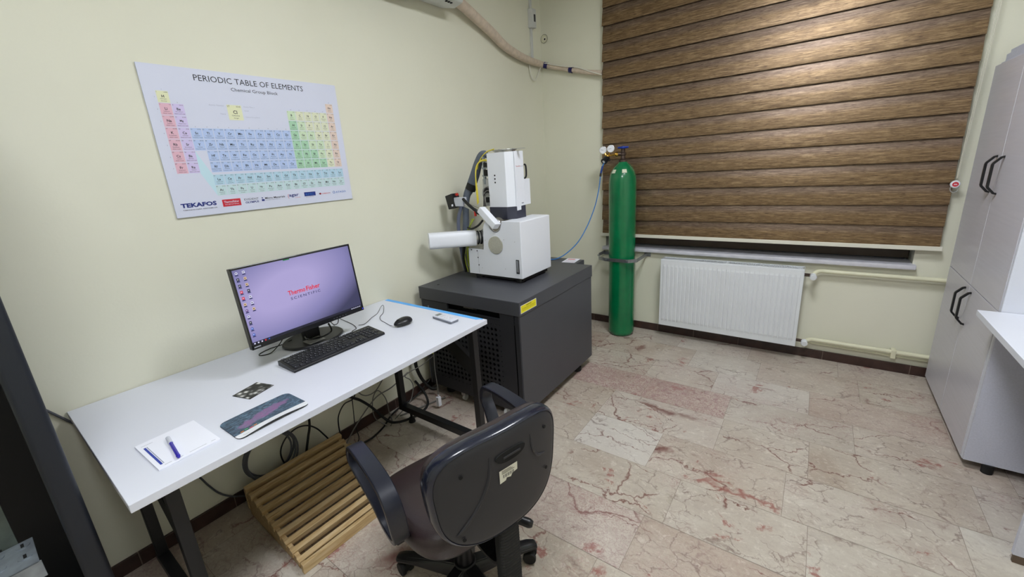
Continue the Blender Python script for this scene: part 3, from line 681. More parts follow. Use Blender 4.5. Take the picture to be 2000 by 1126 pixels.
g.text('Thermo', sm(-.074, .0045), height=.0205, width=.078, mi=0, bold=.022); g.text('Fisher', sm(.009, .0045), height=.0205, width=.066, mi=0, bold=.022)
g.text('SCIENTIFIC', sm(-.068, -.0165), height=.0115, width=.140, mi=1, bold=.01, gap=1.35)
obj('wordmark', g, emats, mt, label='red and navy lettering on the screen')
g = G()
icons = [[3, 3], [7, 5], [7, 5], [0, 7], [0, 3], [5, 3], [6, 5], [3], [7], [4], [4]]
for i, rw in enumerate(icons):
    for j, k in enumerate(rw):
        x = sx0 + .014 + j * .027; y = sy1 - .014 - i * .0255
        g = G(); g.poly([(math.cos(t) * .0055, math.sin(t) * .0055, 0) for t in [PI/4 * q + PI/8 for q in range(8)]] if k in (6, 4, 3) and j == 0 else [(-.005, -.005, 0), (.005, -.005, 0), (.005, .0055, 0), (-.005, .0055, 0)], sm(x, y), k)
        g.rect(-.003, .002, -.001, .002, sm(x, y, -.0004), 3 if k in (7, 0, 6, 4) else 7)
        g.rect(-.007, .007, -.0105, -.009, sm(x, y), 1); g.rect(-.0055, .0055, -.009, -.0055, sm(x, y, -.0008), 1); obj('screen_icon', g, emats, mt)
g = G()
for i, k in enumerate((3, 3, 3, 0, 4)): g.rect(-.0028, .0028, -.0028, .0028, sm(sx0 + .008 + i * .0145, sy0 + .004, -.0004), k); obj('taskbar_icon', g, emats, mt); g = G()
for i in range(5): g.rect(-.004, .004, -.0016, .0016, sm(sx1 - .012 - i * .011, sy0 + .004, -.0004), 3); obj('tray_icon', g, emats, mt); g = G()
g.rect(-.014, .014, -.0035, .001, sm(-.045, sy1 - .001), 8)
obj('screen_tab', g, emats, mt)
g = G(); g.rect(-.262, -.236, -hh + .0075, -hh + .0115, MM, 0, .0018); obj('bezel_marking', g, mat('grey_bezel_print', (150, 152, 160), .5, var=0), mt); g = G()
for i in range(5): g.rect(.10 + i * .016, .104 + i * .016, -hh + .008, -hh + .0095, MM, 0, .0018)
obj('bezel_marking', g, mat('grey_bezel_print', (150, 152, 160), .5, var=0), mt); g = G(); g.rect(.262, .266, -hh + .006, -hh + .012, MM, 1, .0018)
obj('power_light', g, [mat('grey_bezel_print', (150, 152, 160), .5, var=0), em('power_light_blue', (60, 70, 255), 1.2)], mt)
g = G()
pr = [(.0, 0), (.140, 0), (.147, .004), (.147, .009), (.142, .0135), (0, .0155)]
g.lathe(pr, n=48, mtx=Matrix.Translation((.205, -2.655, DT + .0003)) @ Matrix.Diagonal((.80, 1, 1, 1)))
obj('base', g, M_blackpl, mt)
g = G(); g.box(.175, .215, -2.70, -2.62, DT + .012, 1.02, .008); obj('stand_neck', g, M_blackpl, mt)
g = G(); g.box(.215, .335, -2.705, -2.615, .945, 1.015, .008); obj('stand_head', g, M_blackpl, mt)
g = G(); g.tube([(.235, -2.71, .80), (.262, -2.71, .793), (.285, -2.66, .79), (.282, -2.60, .80), (.25, -2.59, .83)], .0045)
obj('cable_clip', g, M_blackgl, mt)
g = G(); g.box(.225, .292, -2.722, -2.640, DT + .0150, DT + .0165, .0004); obj('base_sticker', g, mat('silver_grey_label', (150, 150, 148), .4, var=.1), mt, label='pale grey sticker on the monitor foot')
# loose leads around the monitor
def cable(name, pts, r, m, label, cat='cable', group=None, n=8, base=None, closed=False, smooth=6):
    g = G(); g.tube(pts, r, n=n, closed=closed, smooth=smooth); o = obj(name, g, m, ang=60)
    based(o, base or tuple(pts[0])); return tag(o, label, cat, group)
cable('monitor_cable', [(.16, -2.74, DT + .02), (.14, -2.78, DT + .006), (.125, -2.83, DT + .003), (.142, -2.885, DT + .003), (.168, -2.895, DT + .003), (.185, -2.86, DT + .003), (.165, -2.82, DT + .010), (.16, -2.79, DT + .03), (.20, -2.77, .85), (.24, -2.75, .90)], .0022, M_cable_b, 'thin black lead looping on the desk left of the monitor foot')
cable('power_lead', [(.26, -2.54, .90), (.23, -2.52, .85), (.18, -2.50, .79), (.12, -2.49, DT + .003), (.05, -2.47, DT + .003), (.02, -2.46, DT + .004)], .0022, M_cable_b, 'thin black lead dropping from the monitor toward the wall, right of its foot')

# ------------------------------------------------------------------ keyboard
kb = thing('computer_keyboard', (.421, -2.672, DT), 'black full-size keyboard lying in front of the monitor', 'keyboard', rotz=PI/2 + math.radians(.4) * -1)
g = G(); KW, KD = .46, .138
g.prism([(-KD/2, 0.0005), (KD/2, 0.0005), (KD/2, .022), (KD/2 - .01, .0245), (-KD/2 + .004, .013), (-KD/2, .010)], -KW/2, KW/2, 'x', bev=.001)
obj('case', g, M_blackpl, kb, local=True)
keyrows = [  # (x in key units, width) per row; u = 19 mm
    [(0,1),(2,1),(3,1),(4,1),(5,1),(6.5,1),(7.5,1),(8.5,1),(9.5,1),(11,1),(12,1),(13,1),(14,1),(15.25,1),(16.25,1),(17.25,1)],
    [(i,1) for i in range(13)] + [(13,2),(15.25,1),(16.25,1),(17.25,1),(18.5,1),(19.5,1),(20.5,1),(21.5,1)],
    [(0,1.5)] + [(1.5+i,1) for i in range(12)] + [(13.5,1.5),(15.25,1),(16.25,1),(17.25,1),(18.5,1),(19.5,1),(20.5,1),(21.5,1)],
    [(0,1.75)] + [(1.75+i,1) for i in range(11)] + [(12.75,2.25),(18.5,1),(19.5,1),(20.5,1)],
    [(0,2.25)] + [(2.25+i,1) for i in range(10)] + [(12.25,2.75),(16.25,1),(18.5,1),(19.5,1),(20.5,1),(21.5,1)],
    [(0,1.25),(1.25,1.25),(2.5,1.25),(3.75,6.25),(10,1.25),(11.25,1.25),(12.5,1.25),(13.75,1.25),(15.25,1),(16.25,1),(17.25,1),(18.5,2),(20.5,1)]]
U = .0196; nk = 0; extra = G()
for r, rw in enumerate(keyrows):
    yk = KD/2 - .016 - r * .0205 - (.002 if r else 0)
    zk = .013 + (.0245 - .013) * ((yk + KD/2) / KD)
    for (kx, kw) in rw:
        x0 = -KW/2 + .009 + kx * U
        gg = extra if (nk >= 100) else G()
        b = bmesh.new(); bmesh.ops.create_cube(b, size=1.0)
        wk, dk_ = kw * U - .003, .0172
        for v in b.verts:
            tp = .86 if v.co.z > 0 else 1.0
            v.co = Vector((v.co.x * (wk - (.0022 if v.co.z > 0 else 0)), v.co.y * dk_ * tp, v.co.z * .0046))
        bmesh.ops.bevel(b, geom=list(b.edges), offset=.0006, segments=1, affect='EDGES')
        gg._merge(b, 0, Matrix.Translation((x0 + kw * U / 2, yk, zk + .0012)) @ Matrix.Rotation(.08, 4, 'X'))
        if kw <= 1.5: gg.rect(-.003, .0005, .0005, .0040, Matrix.Translation((x0 + kw * U / 2 - .002, yk, zk + .0037)) @ Matrix.Rotation(.08, 4, 'X'), 1)
        if nk < 100: obj('key', gg, [M_key, mat('key_legend_white', (150, 152, 160), .5, var=0)], kb, local=True)
        nk += 1
if nk > 100:
    o = obj('key', extra, [M_key, mat('key_legend_white', (150, 152, 160), .5, var=0)], kb, local=True); o['kind'] = 'stuff'
cable('keyboard_lead', [(.352, -2.475, DT + .010), (.33, -2.485, DT + .004), (.315, -2.52, DT + .003), (.325, -2.555, DT + .003), (.36, -2.57, DT + .006), (.372, -2.575, DT + .02)][::-1] if False else [(.350, -2.47, DT + .012), (.335, -2.473, DT + .004), (.322, -2.500, DT + .003), (.300, -2.500, DT + .003), (.29, -2.47, DT + .003), (.262, -2.453, DT + .003), (.22, -2.44, DT + .003), (.16, -2.43, DT + .003), (.08, -2.42, DT + .003), (.02, -2.41, DT + .004)], .0016, M_cable_b, 'thin black lead curling off the right end of the keyboard')
cable('spare_lead', [(.372, -2.565, DT + .005), (.345, -2.570, DT + .004), (.318, -2.555, DT + .003), (.318, -2.52, DT + .003), (.343, -2.500, DT + .004)], .0013, M_cable_b, 'short thin lead arching behind the keyboard middle')

# mouse
ms = thing('computer_mouse', (.472, -2.307, DT), 'small black wired mouse beside the keyboard', 'mouse', rotz=PI + math.radians(-4))
b = bmesh.new(); bmesh.ops.create_uvsphere(b, u_segments=28, v_segments=16, radius=1.0)
for v in b.verts:
    x, y, z = v.co
    yy = y * .054; xx = x * (.035 - .004 * y) ; zz = z * (.024 - .005 * y) if z > 0 else max(z, -.25) * .02
    v.co = Vector((xx, yy, zz + .016 if z > -.0 else zz + .016))
    if v.co.z < .001: v.co.z = .001
obj('body', b, M_blackpl, ms, local=True, ang=60)
g = G(); g.box(-.001, .001, .020, .047, .026, .0335); obj('button_gap', g, M_dark, ms, local=True)
g = G(); g.cyl((-.004, .030, .0325), (.004, .030, .0325), .007, n=16); obj('scroll_wheel', g, M_rubber, ms, local=True)
cable('mouse_lead', [(.449, -2.362, DT + .010), (.42, -2.352, DT + .003), (.36, -2.336, DT + .002), (.30, -2.32, DT + .002), (.25, -2.285, DT + .002), (.212, -2.235, DT + .002), (.15, -2.18, DT + .010), (.131, -2.172, DT + .016), (.14, -2.195, DT + .012), (.19, -2.26, DT + .002), (.22, -2.32, DT + .002), (.255, -2.375, DT + .002), (.27, -2.41, DT + .002), (.262, -2.435, DT + .006)], .0014, M_cable_b, 'thin black lead running from the mouse in a pointed loop toward the wall')

# remote control
rc = thing('remote_control', (.628, -2.151, DT), 'small white remote control with a grey display near the desk end', 'remote control', rotz=math.radians(-7))
g = G(); g.box(-.078, .078, -.027, .027, .0005, .015, .005, seg=3); obj('back_shell', g, mat('grey_remote_back', (120, 124, 134), .4), rc, local=True)
g = G(); g.box(-.078, .078, -.027, .027, .0105, .0185, .004, seg=3); obj('front_shell', g, M_white_lam, rc, local=True)
g = G(); g.box(-.070, -.044, -.017, .017, .018, .0192, .0004); obj('display', g, M_lcd, rc, local=True)
for x, y, a, c in ((-.022, 0, .014, .012), (.008, .01, .005, .004), (.008, -.01, .005, .004), (.028, .01, .005, .004), (.028, -.01, .005, .004), (.048, 0, .005, .012)):
    g = G(); g.box(x - a, x + a, y - c, y + c, .018, .0198, .001); obj('button', g, M_white_edge, rc, local=True)

# mouse mat (slightly curled), photo card, notepad, pen
b = bmesh.new(); uvl = b.loops.layers.uv.new('UVMap'); NX, NY = 26, 18; Lx, Ly, rc_ = .235, .158, .022
def inset(u, v):
    x, y = (u - .5) * Lx, (v - .5) * Ly
    ax, ay = abs(x) - (Lx/2 - rc_), abs(y) - (Ly/2 - rc_)
    if ax > 0 and ay > 0:
        d = max(ax, ay); h = math.hypot(ax, ay)
        if h > 0: ax, ay = ax * d / h, ay * d / h
        x = math.copysign(Lx/2 - rc_ + ax, x); y = math.copysign(Ly/2 - rc_ + ay, y)
    return x, y
grid = {}
for lay in (0, 1):
    for i in range(NX + 1):
        for j in range(NY + 1):
            x, y = inset(i / NX, j / NY)
            z = .0006 + lay * .0026 + .010 * max(0, (.55 - j / NY)) ** 2 * 3 * math.sin(PI * min(1, max(0, i / NX * 1.0))) + .004 * max(0, j / NY - .7) * math.sin(PI * i / NX)
            grid[lay, i, j] = b.verts.new((x, y, z))
for i in range(NX):
    for j in range(NY):
        f = b.faces.new([grid[1, i, j], grid[1, i+1, j], grid[1, i+1, j+1], grid[1, i, j+1]]); f.material_index = 0
        for l, (a, c) in zip(f.loops, ((i, j), (i+1, j), (i+1, j+1), (i, j+1))): l[uvl].uv = (a / NX, c / NY)
        f = b.faces.new([grid[0, i, j], grid[0, i, j+1], grid[0, i+1, j+1], grid[0, i+1, j]]); f.material_index = 1
for i in range(NX):
    for j in (0, NY):
        f = b.faces.new([grid[0, i, j], grid[0, i+1, j], grid[1, i+1, j], grid[1, i, j]]); f.material_index = 1
for j in range(NY):
    for i in (0, NX):
        f = b.faces.new([grid[0, i, j], grid[0, i, j+1], grid[1, i, j+1], grid[1, i, j]]); f.material_index = 1
g = G(); g.bm = b
gm = G()
gm.text('ThermoFisher SCIENTIFIC', Matrix.Translation((-.10, -.0705, .0068)) @ Matrix.Rotation(.03, 4, 'Y') , height=.0045, width=.055, mi=2)
gm.rect(.045, .072, -.070, -.0695, Matrix.Translation((0, 0, .0066)), 2); gm.rect(.045, .065, -.066, -.0655, Matrix.Translation((0, 0, .0066)), 2)
for i, k in enumerate((3, 4, 5, 3, 4)): gm.rect(-.098 + i * .014, -.088 + i * .014, -.046 + .004 * (i % 2), -.041 + .004 * (i % 2), Matrix.Translation((0, 0, .0058)), k)
me_ = bpy.data.meshes.new('_x'); gm.bm.to_mesh(me_); b.from_mesh(me_)
bmesh.ops.recalc_face_normals(b, faces=b.faces)
o = obj('mouse_mat', b, [M_pad, M_rubber, M_ink, mat('mat_print_orange', (226, 140, 60), .5, var=0), mat('mat_print_green', (90, 190, 120), .5, var=0), mat('mat_print_red', (200, 60, 80), .5, var=0)])
o.location = (.706, -3.118, DT); o.rotation_euler = (0, 0, PI/2 + .02)
tag(o, 'mouse mat with dark teal and purple print, its front edge curling up', 'mouse mat')
g = G(); g.box(-.0525, .0525, -.046, .046, .0005, .0022, .0006, mi=1); g.box(-.052, .052, -.0455, .0455, .0022, .0026, mi=0)
for v in g.bm.verts: v.co.z += .05 * v.co.x * v.co.x
o = obj('photo_card', g, [M_coast, M_rubber]); o.location = (.486, -3.063, DT); o.rotation_euler = (0, 0, PI/2 + .28)
tag(o, 'small black and white photo card of round grains behind the mouse mat', 'card')
npd = thing('notepad', (.628, -3.348, DT), 'white notepad with blue stripes near the left end of the desk', 'notepad', rotz=PI/2 + .04)
g = G(); g.box(-.080, .080, -.102, .102, .0004, .0058, .0008); obj('page_block', g, M_paper, npd, local=True)
g = G(); M0 = Matrix.Translation((0, 0, .0060))
g.rect(-.069, -.063, -.082, .062, M0, 0); g.rect(-.0615, -.0590, -.080, .062, M0, 1)
g.text('ThermoFisher', Matrix.Translation((-.070, .076, .0060)), height=.0035, width=.030, mi=2); 
for a, c in ((-.062, -.045), (-.03, -.016), (.0, .045), (.058, .07)): g.rect(a, c, -.0925, -.0915, M0, 2)
obj('printed_stripes', g, [mat('navy_stripe_ink', (36, 60, 160), .5, var=0), mat('grey_stripe_ink', (150, 160, 180), .5, var=0), M_ink], npd, local=True)
pn = thing('ballpoint_pen', (.655, -3.366, DT + .006), 'blue pen with a clear cap lying on the notepad', 'pen', rotz=math.atan2(-3.373 + 3.36, .724 - .584))
g = G(); g.cyl((-.035, 0, .0058), (.068, 0, .0058), .0052, n=6); obj('barrel', g, mat('blue_pen_plastic', (44, 32, 170), .25, var=.05, coat=.3), pn, local=True)
g = G(); g.cyl((.066, 0, .0058), (.073, 0, .0058), .0057, .004, n=14); obj('end_plug', g, mat('blue_pen_plastic', (44, 32, 170), .25), pn, local=True)
g = G(); g.cyl((-.072, 0, .0065), (-.030, 0, .0065), .0063, n=16); g.box(-.070, -.034, -.001, .001, .012, .0135); obj('cap', g, mat('frosted_clear_cap', (206, 210, 222), .3, var=.05), pn, local=True)

# ------------------------------------------------------------------ instrument console
cx0, cx1, cy0, cy1 = .060, .872, -1.812, -.868
con = thing('instrument_cabinet', ((cx0+cx1)/2, (cy0+cy1)/2, 0), 'charcoal steel cabinet with perforated front carrying the white microscope', 'cabinet')
g = G(); g.box(cx0 - .005, cx1 + .005, cy0 - .006, cy1 + .004, .705, .790, .003); g.cyl((.159, -1.732, .7895), (.159, -1.732, .7906), .009, n=16, mi=1)
obj('top_cover', g, [M_char, M_dark], con)
g = G(); g.box(cx1 - .012, cx1, cy0 + .002, cy1, .068, .705, .003); obj('side_panel', g, M_char, con)
g = G(); g.box(cx0, cx0 + .012, cy0 + .002, cy1, .068, .705, .003); obj('side_panel', g, M_char, con)
g = G(); g.box(cx0 + .012, cx1 - .012, cy1 - .012, cy1 - .001, .068, .705, .002); obj('rear_panel', g, M_chard, con)
g = G(); g.box(cx0 + .012, cx1 - .012, cy0 + .03, cy1 - .012, .068, .080); obj('bottom_plate', g, M_chard, con)
g = G(); g.box(cx0 + .013, cx1 - .013, cy0 + .06, cy0 + .065, .082, .700); obj('dark_backing_sheet', g, M_dark, con)  # added black sheet, paints the shade inside the cabinet behind the holes
# perforated front
b = bmesh.new(); P_ = .0315; PV = .0335
y = cy0 + .004
fx0, fx1, fz0, fz1 = cx0 + .013, .826, .070, .655
def plate(x0, x1, z0, z1):
    b.faces.new([b.verts.new(p) for p in ((x0, y, z0), (x1, y, z0), (x1, y, z1), (x0, y, z1))])
hx0, hx1 = .105, .105 + 20 * P_; hz1 = .640; nv = 15; hz0 = hz1 - nv * PV
plate(fx0, hx0, fz0, fz1); plate(hx1, fx1, fz0, fz1); plate(hx0, hx1, fz0, hz0); plate(hx0, hx1, hz1, fz1)
for i in range(20):
    for j in range(nv):
        xa, za = hx0 + i * P_, hz0 + j * PV
        cxh, czh = xa + P_/2, za + PV/2
        r = .0108 if (0 < i < 19 and 0 < j < nv - 1) else .0045
        cs = [(xa, za), (cxh, za), (xa + P_, za), (xa + P_, czh), (xa + P_, za + PV), (cxh, za + PV), (xa, za + PV), (xa, czh)]
        ang = [-.75, -.5, -.25, 0, .25, .5, .75, 1.0]
        O = [b.verts.new((a, y, c)) for a, c in cs]; I = [b.verts.new((cxh + r * math.cos(t * PI), y, czh + r * math.sin(t * PI))) for t in ang]
        D = [b.verts.new((v.co.x, y + .006, v.co.z)) for v in I]
        for k in range(8):
            q = (k + 1) % 8; b.faces.new((O[k], O[q], I[q], I[k])); b.faces.new((I[k], I[q], D[q], D[k]))
bmesh.ops.remove_doubles(b, verts=b.verts, dist=1e-5)
bmesh.ops.recalc_face_normals(b, faces=b.faces)
g = G(); g.bm = b; g.box(fx0, fx1, y + .006, y + .0065, .640, .655); g.box(fx0, .30, y - .001, y + .012, .655, .700, .001); g.box(.725, fx1, y - .001, y + .012, .655, .700, .001); g.box(.30, .725, y + .002, y + .012, .655, .665, .001)
obj('perforated_front_panel', g, M_chard, con, ang=30)
g = G(); g.box(.832, cx1 - .012, cy0 + .003, cy0 + .02, .070, .700, .002); obj('corner_post', g, M_chard, con)
for k in range(2):
    g = G(); g.tube([(.42 + k * .03, cy0 + .055, .672), (.43 + k * .03, cy0 + .02, .69), (.455 + k * .03, cy0 + .015, .694), (.48 + k * .03, cy0 + .05, .675)], .003); obj('inner_cable', g, M_cable_g, con)
for x, yy in ((cx1 - .05, cy1 - .16), (cx1 - .05, cy0 + .08), (cx0 + .12, cy0 + .08), (cx0 + .12, cy1 - .16)):
    g = G(); g.cyl((x, yy, .03), (x, yy, .069), .010, n=12); g.lathe([(0, 0), (.030, 0), (.034, .006), (.034, .026), (.028, .034), (0, .036)], (x, yy, .0005), 24); obj('levelling_foot', g, M_rubber, con)
for x, cr_ in ((.352, .020), (.712, .029)):
    g = G(); g.cyl((x - .010, cy0 + .035, cr_ + .001), (x + .010, cy0 + .035, cr_ + .001), cr_, n=28); obj('caster', g, mat('grey_caster_wheel', (196, 198, 198), .4, var=.1), con, label='pale grey caster wheel')
    g = G(); g.box(x - .018, x + .018, cy0 + .015, cy0 + .06, .040 if cr_ < .025 else .058, .069, .003); obj('caster_fork', g, M_steel, con)
# warning sticker
g = G(); SM = Matrix(((0, 0, 1, 0), (1, 0, 0, 0), (0, 1, 0, 0), (0, 0, 0, 1)))
g.rect(-1.806, -1.640, .720, .768, Matrix.Translation((cx1 + .0056, 0, 0)) @ SM, 0)
g.rect(-1.803, -1.643, .7225, .7655, Matrix.Translation((cx1 + .0058, 0, 0)) @ SM, 1)
g.text('WARNING', Matrix.Translation((cx1 + .0062, -1.723, .753)) @ SM, height=.008, align='CENTER', mi=2)
g.text('To Prevent Electric Shock do not', Matrix.Translation((cx1 + .0062, -1.723, .743)) @ SM, height=.0058, width=.135, align='CENTER', mi=2)
g.text('Remove Cover or Open Panels', Matrix.Translation((cx1 + .0062, -1.723, .733)) @ SM, height=.0058, width=.125, align='CENTER', mi=2)
obj('warning_label', g, [M_paper, M_yellow, M_ink], con, label='yellow warning label on the top corner')
# rear shelf behind the console
rs = thing('rear_duct_box', (.39, -.775, 0), 'dark box unit standing behind the charcoal cabinet', 'equipment box')
g = G(); g.box(.09, .735, -.855, -.700, .60, .783, .003); obj('housing', g, M_char, rs)
g = G(); g.box(.11, .715, -.845, -.71, 0.001, .60, .002); obj('support_leg', g, M_chard, rs)
g = G(); 
dcm = Matrix.Translation((.655, -.765, .7835)) @ Matrix.Rotation(.12, 4, 'Z')
g.box(-.052, .052, -.070, .070, 0.0004, .0022, .0003, mi=0, mtx=dcm); g.rect(-.04, .02, .02, .05, dcm, 1, .0026)
for i in range(6): g.rect(-.04, .04, -.055 + i * .011, -.052 + i * .011, dcm, 2 if i % 2 else 1, .0026)
o = obj('leaflet', g, [M_paper, mat('pink_leaflet_print', (222, 150, 150), .6, var=0), mat('grey_leaflet_print', (170, 180, 200), .6, var=0)])
tag(based(o, (.655, -.765, .7835)), 'white and pink printed leaflet lying on the dark unit by the blue hose', 'leaflet')

# ------------------------------------------------------------------ electron microscope
em_ = thing('electron_microscope', (.47, -1.32, .79), 'white scanning electron microscope with tall column on the charcoal cabinet', 'microscope')
Y0, Y1 = -1.50, -1.14
g = G(); 
for x, yy in ((.30, Y0 + .05), (.64, Y0 + .05), (.30, Y1 - .05), (.64, Y1 - .05)): g.cyl((x, yy, .7905), (x, yy, .83), .03, n=20)
g.box(.275, .675, Y0 + .03, Y1 - .02, .800, .835, .003); obj('base_frame', g, M_blackmetal, em_)
arc = [(.4475 + 0, 1.1772)]
ccx, ccz, cr = .495, 1.166, .048
arc = [(ccx + cr * math.cos(t), ccz + cr * math.sin(t)) for t in [PI * (1.0 + .07) + (PI * .86) * k / 14 for k in range(15)]]
face = [(.247, .826), (.253, 1.002), (.387, 1.000), (.394, 1.10), (.398, 1.150), (.408, 1.175), (.425, 1.190), (.440, 1.180)] + arc + [(.549, 1.180), (.552, 1.194), (.692, 1.192), (.692, .826)]
g = G(); g.prism(face, Y0, Y0 + .012, 'y', bev=.0012); obj('front_cover', g, M_instr, em_)
g = G(); g.box(.680, .694, Y0 + .001, Y1, .826, 1.191, .004); g.box(.553, .690, Y0 + .0125, Y1, 1.180, 1.192, .002); g.box(.60, .690, Y1 - .012, Y1, .826, 1.19, .002); obj('side_cover', g, M_instr, em_)
g = G(); g.box(.400, .679, Y0 + .014, Y1 - .013, .838, 1.176, .004); g.box(.262, .400, Y0 + .014, Y1 - .05, .838, .992, .003); obj('vacuum_chamber', g, mat('grey_machined_metal', (120, 122, 126), .35, .7, var=.1), em_)
g = G(); g.poly([(.255, Y0 + .013, 1.000), (.388, Y0 + .013, .999), (.396, Y0 + .16, 1.000), (.262, Y0 + .16, 1.0)]); obj('step_plate', g, M_steel, em_)
g = G()
for x, z in ((.279, .992), (.329, .988), (.333, .942), (.336, .890)): g.cyl((x, Y0 - .0005, z), (x, Y0 + .002, z), .0045, n=12)
g.rect(-.0005, .0005, .835, .985, Matrix(((1, 0, 0, .335), (0, 0, -1, Y0 - .0004), (0, 1, 0, 0), (0, 0, 0, 1))), 0)
obj('screw_hole', g, M_dark, em_)
g = G()
for x, z in ((.409, 1.065), (.562, 1.075), (.646, 1.065), (.365, .872), (.56, .882)): g.cyl((x, Y0 - .001, z), (x, Y0 + .002, z), .0028, n=10)
obj('cover_screw', g, M_steel, em_)
g = G(); g.cyl((.493, Y0 - .006, 1.036), (.493, Y0 + .01, 1.036), .059, n=48, bev=.002)
for t in (.5, 1.17, 1.83): g.cyl((.493 + .05 * math.cos(t * PI), Y0 - .0085, 1.036 + .05 * math.sin(t * PI)), (.493 + .05 * math.cos(t * PI), Y0 - .005, 1.036 + .05 * math.sin(t * PI)), .0045, n=10)
obj('port_flange', g, mat('turned_aluminium_disc', (196, 194, 186), .38, .9, var=.05, vscale=90), em_, label='round brushed metal flange on the front cover')
g = G(); g.cyl((.495, Y0 + .012, 1.166), (.495, Y0 + .05, 1.166), .046, n=32, mi=1); g.torus((.495, Y0 + .010, 1.166), .040, .005, (0, 1, 0)); g.cyl((.47, Y0 + .0, 1.16), (.47, Y0 + .03, 1.16), .010, n=14, mi=2)
obj('detector_port', g, [M_steel, mat('dull_machined_metal', (150, 146, 136), .4, .8), M_brass], em_)
g = G(); g.box(.648, .672, Y0 - .003, Y0 + .004, .858, .950, .0015, mi=0); g.box(.652, .668, Y0 - .0045, Y0 + .0, .868, .944, .001, mi=1); obj('latch', g, [M_chard, M_steel], em_)
# column
plan = [(.392, -1.402), (.535, -1.402), (.575, -1.362), (.577, -1.262), (.530, -1.215), (.460, -1.215), (.460, -1.225), (.524, -1.225), (.567, -1.268), (.565, -1.358), (.531, -1.392), (.392, -1.392)]
g = G(); g.prism(plan, 1.266, 1.616, 'z', bev=.0012)
for z in (1.475, 1.453, 1.430): g.cyl((.449, -1.4026, z), (.449, -1.400, z), .0055, n=12, mi=1)
obj('column_cover', g, [M_instr, M_dark], em_)
g = G(); g.box(.576, .584, -1.361, -1.262, 1.244, 1.618, .002, mi=0)
TX = Matrix(((0, 0, 1, 0), (1, 0, 0, 0), (0, 1, 0, 0), (0, 0, 0, 1)))
g.text('ThermoFisher', Matrix.Translation((.5844, -1.352, 1.520)) @ TX, height=.0085, width=.055, mi=1); g.text('SCIENTIFIC', Matrix.Translation((.5844, -1.294, 1.520)) @ TX, height=.006, width=.030, mi=2)
g.text('Quattro', Matrix.Translation((.6004, -1.300, 1.285)) @ TX, height=.008, width=.030, mi=2) if False else g.rect(-1.306, -1.280, 1.284, 1.291, Matrix.Translation((.5843, 0, 0)) @ TX, 2)
obj('name_plate', g, [M_instr, M_red, mat('grey_lettering', (140, 144, 160), .5, var=0)], em_, label='white front plate with small red and grey lettering')
g = G(); g.box(.535, .584, -1.262, -1.195, 1.272, 1.440, .002); obj('side_module', g, M_instr, em_)
g = G(); g.tube([(.575, -1.250, 1.44), (.585, -1.238, 1.46), (.585, -1.238, 1.52), (.577, -1.245, 1.535)], .006); obj('side_handle', g, M_rubber, em_)
g = G(); g.prism([(.392, -1.408), (.535, -1.408), (.583, -1.365), (.585, -1.262), (.54, -1.205), (.400, -1.205), (.385, -1.25), (.385, -1.38)], 1.192, 1.272, 'z', bev=.002); obj('column_base', g, mat('dark_slate_plastic', (52, 54, 68), .4), em_)
g = G(); g.cyl((.485, -1.31, 1.272), (.485, -1.31, 1.60), .055, n=28); g.cyl((.485, -1.31, 1.60), (.485, -1.31, 1.629), .062, n=28); obj('electron_column', g, M_steel, em_)
g = G(); g.cyl((.475, -1.31, 1.628), (.475, -1.31, 1.634), .080, n=36, bev=.001); g.cyl((.44, -1.35, 1.600), (.44, -1.35, 1.630), .018, n=16); g.box(.54, .64, -1.335, -1.315, 1.630, 1.633, .0005)
for a in range(8): g.cyl((.475 + .062 * math.cos(a * PI/4), -1.31 + .062 * math.sin(a * PI/4), 1.633), (.475 + .062 * math.cos(a * PI/4), -1.31 + .062 * math.sin(a * PI/4), 1.637), .004, n=8)
obj('top_flange', g, M_steel, em_)
# electronics on the open left side of the column
g = G(); g.box(.318, .455, -1.372, -1.250, 1.275, 1.455, .003); g.cyl((.305, -1.33, 1.36), (.33, -1.33, 1.36), .04, n=24); obj('pump_body', g, mat('pale_grey_casting', (186, 188, 190), .45, .4, var=.1), em_)
g = G()
for z in (1.565, 1.520, 1.470): g.box(.325, .430, -1.378, -1.262, z, z + .012, .001)
g.box(.33, .345, -1.375, -1.36, 1.42, 1.60); g.box(.38, .43, -1.38, -1.30, 1.42, 1.60)
obj('circuit_bracket', g, M_galv, em_)
g = G(); g.box(.345, .38, -1.385, -1.33, 1.53, 1.56, .002); obj('connector_block', g, M_rubber, em_); g = G(); g.box(.345, .378, -1.386, -1.34, 1.475, 1.515, .002); obj('connector_block', g, M_rubber, em_); g = G(); g.cyl((.36, -1.39, 1.38), (.36, -1.34, 1.38), .018, n=16); obj('connector_plug', g, M_rubber, em_); g = G(); g.box(.35, .39, -1.39, -1.35, 1.30, 1.335, .002); obj('connector_block', g, M_rubber, em_)
for k in range(5):
    g = G(); z0 = 1.30 + k * .012
    g.tube([(.335 + k * .006, -1.40, 1.275), (.345, -1.402, z0 + .03), (.372, -1.405 + k * .003, z0 + .055), (.40, -1.398, z0 + .05)], .0035); obj('signal_cable', g, [M_cable_g, M_cable_b][k % 2], em_)
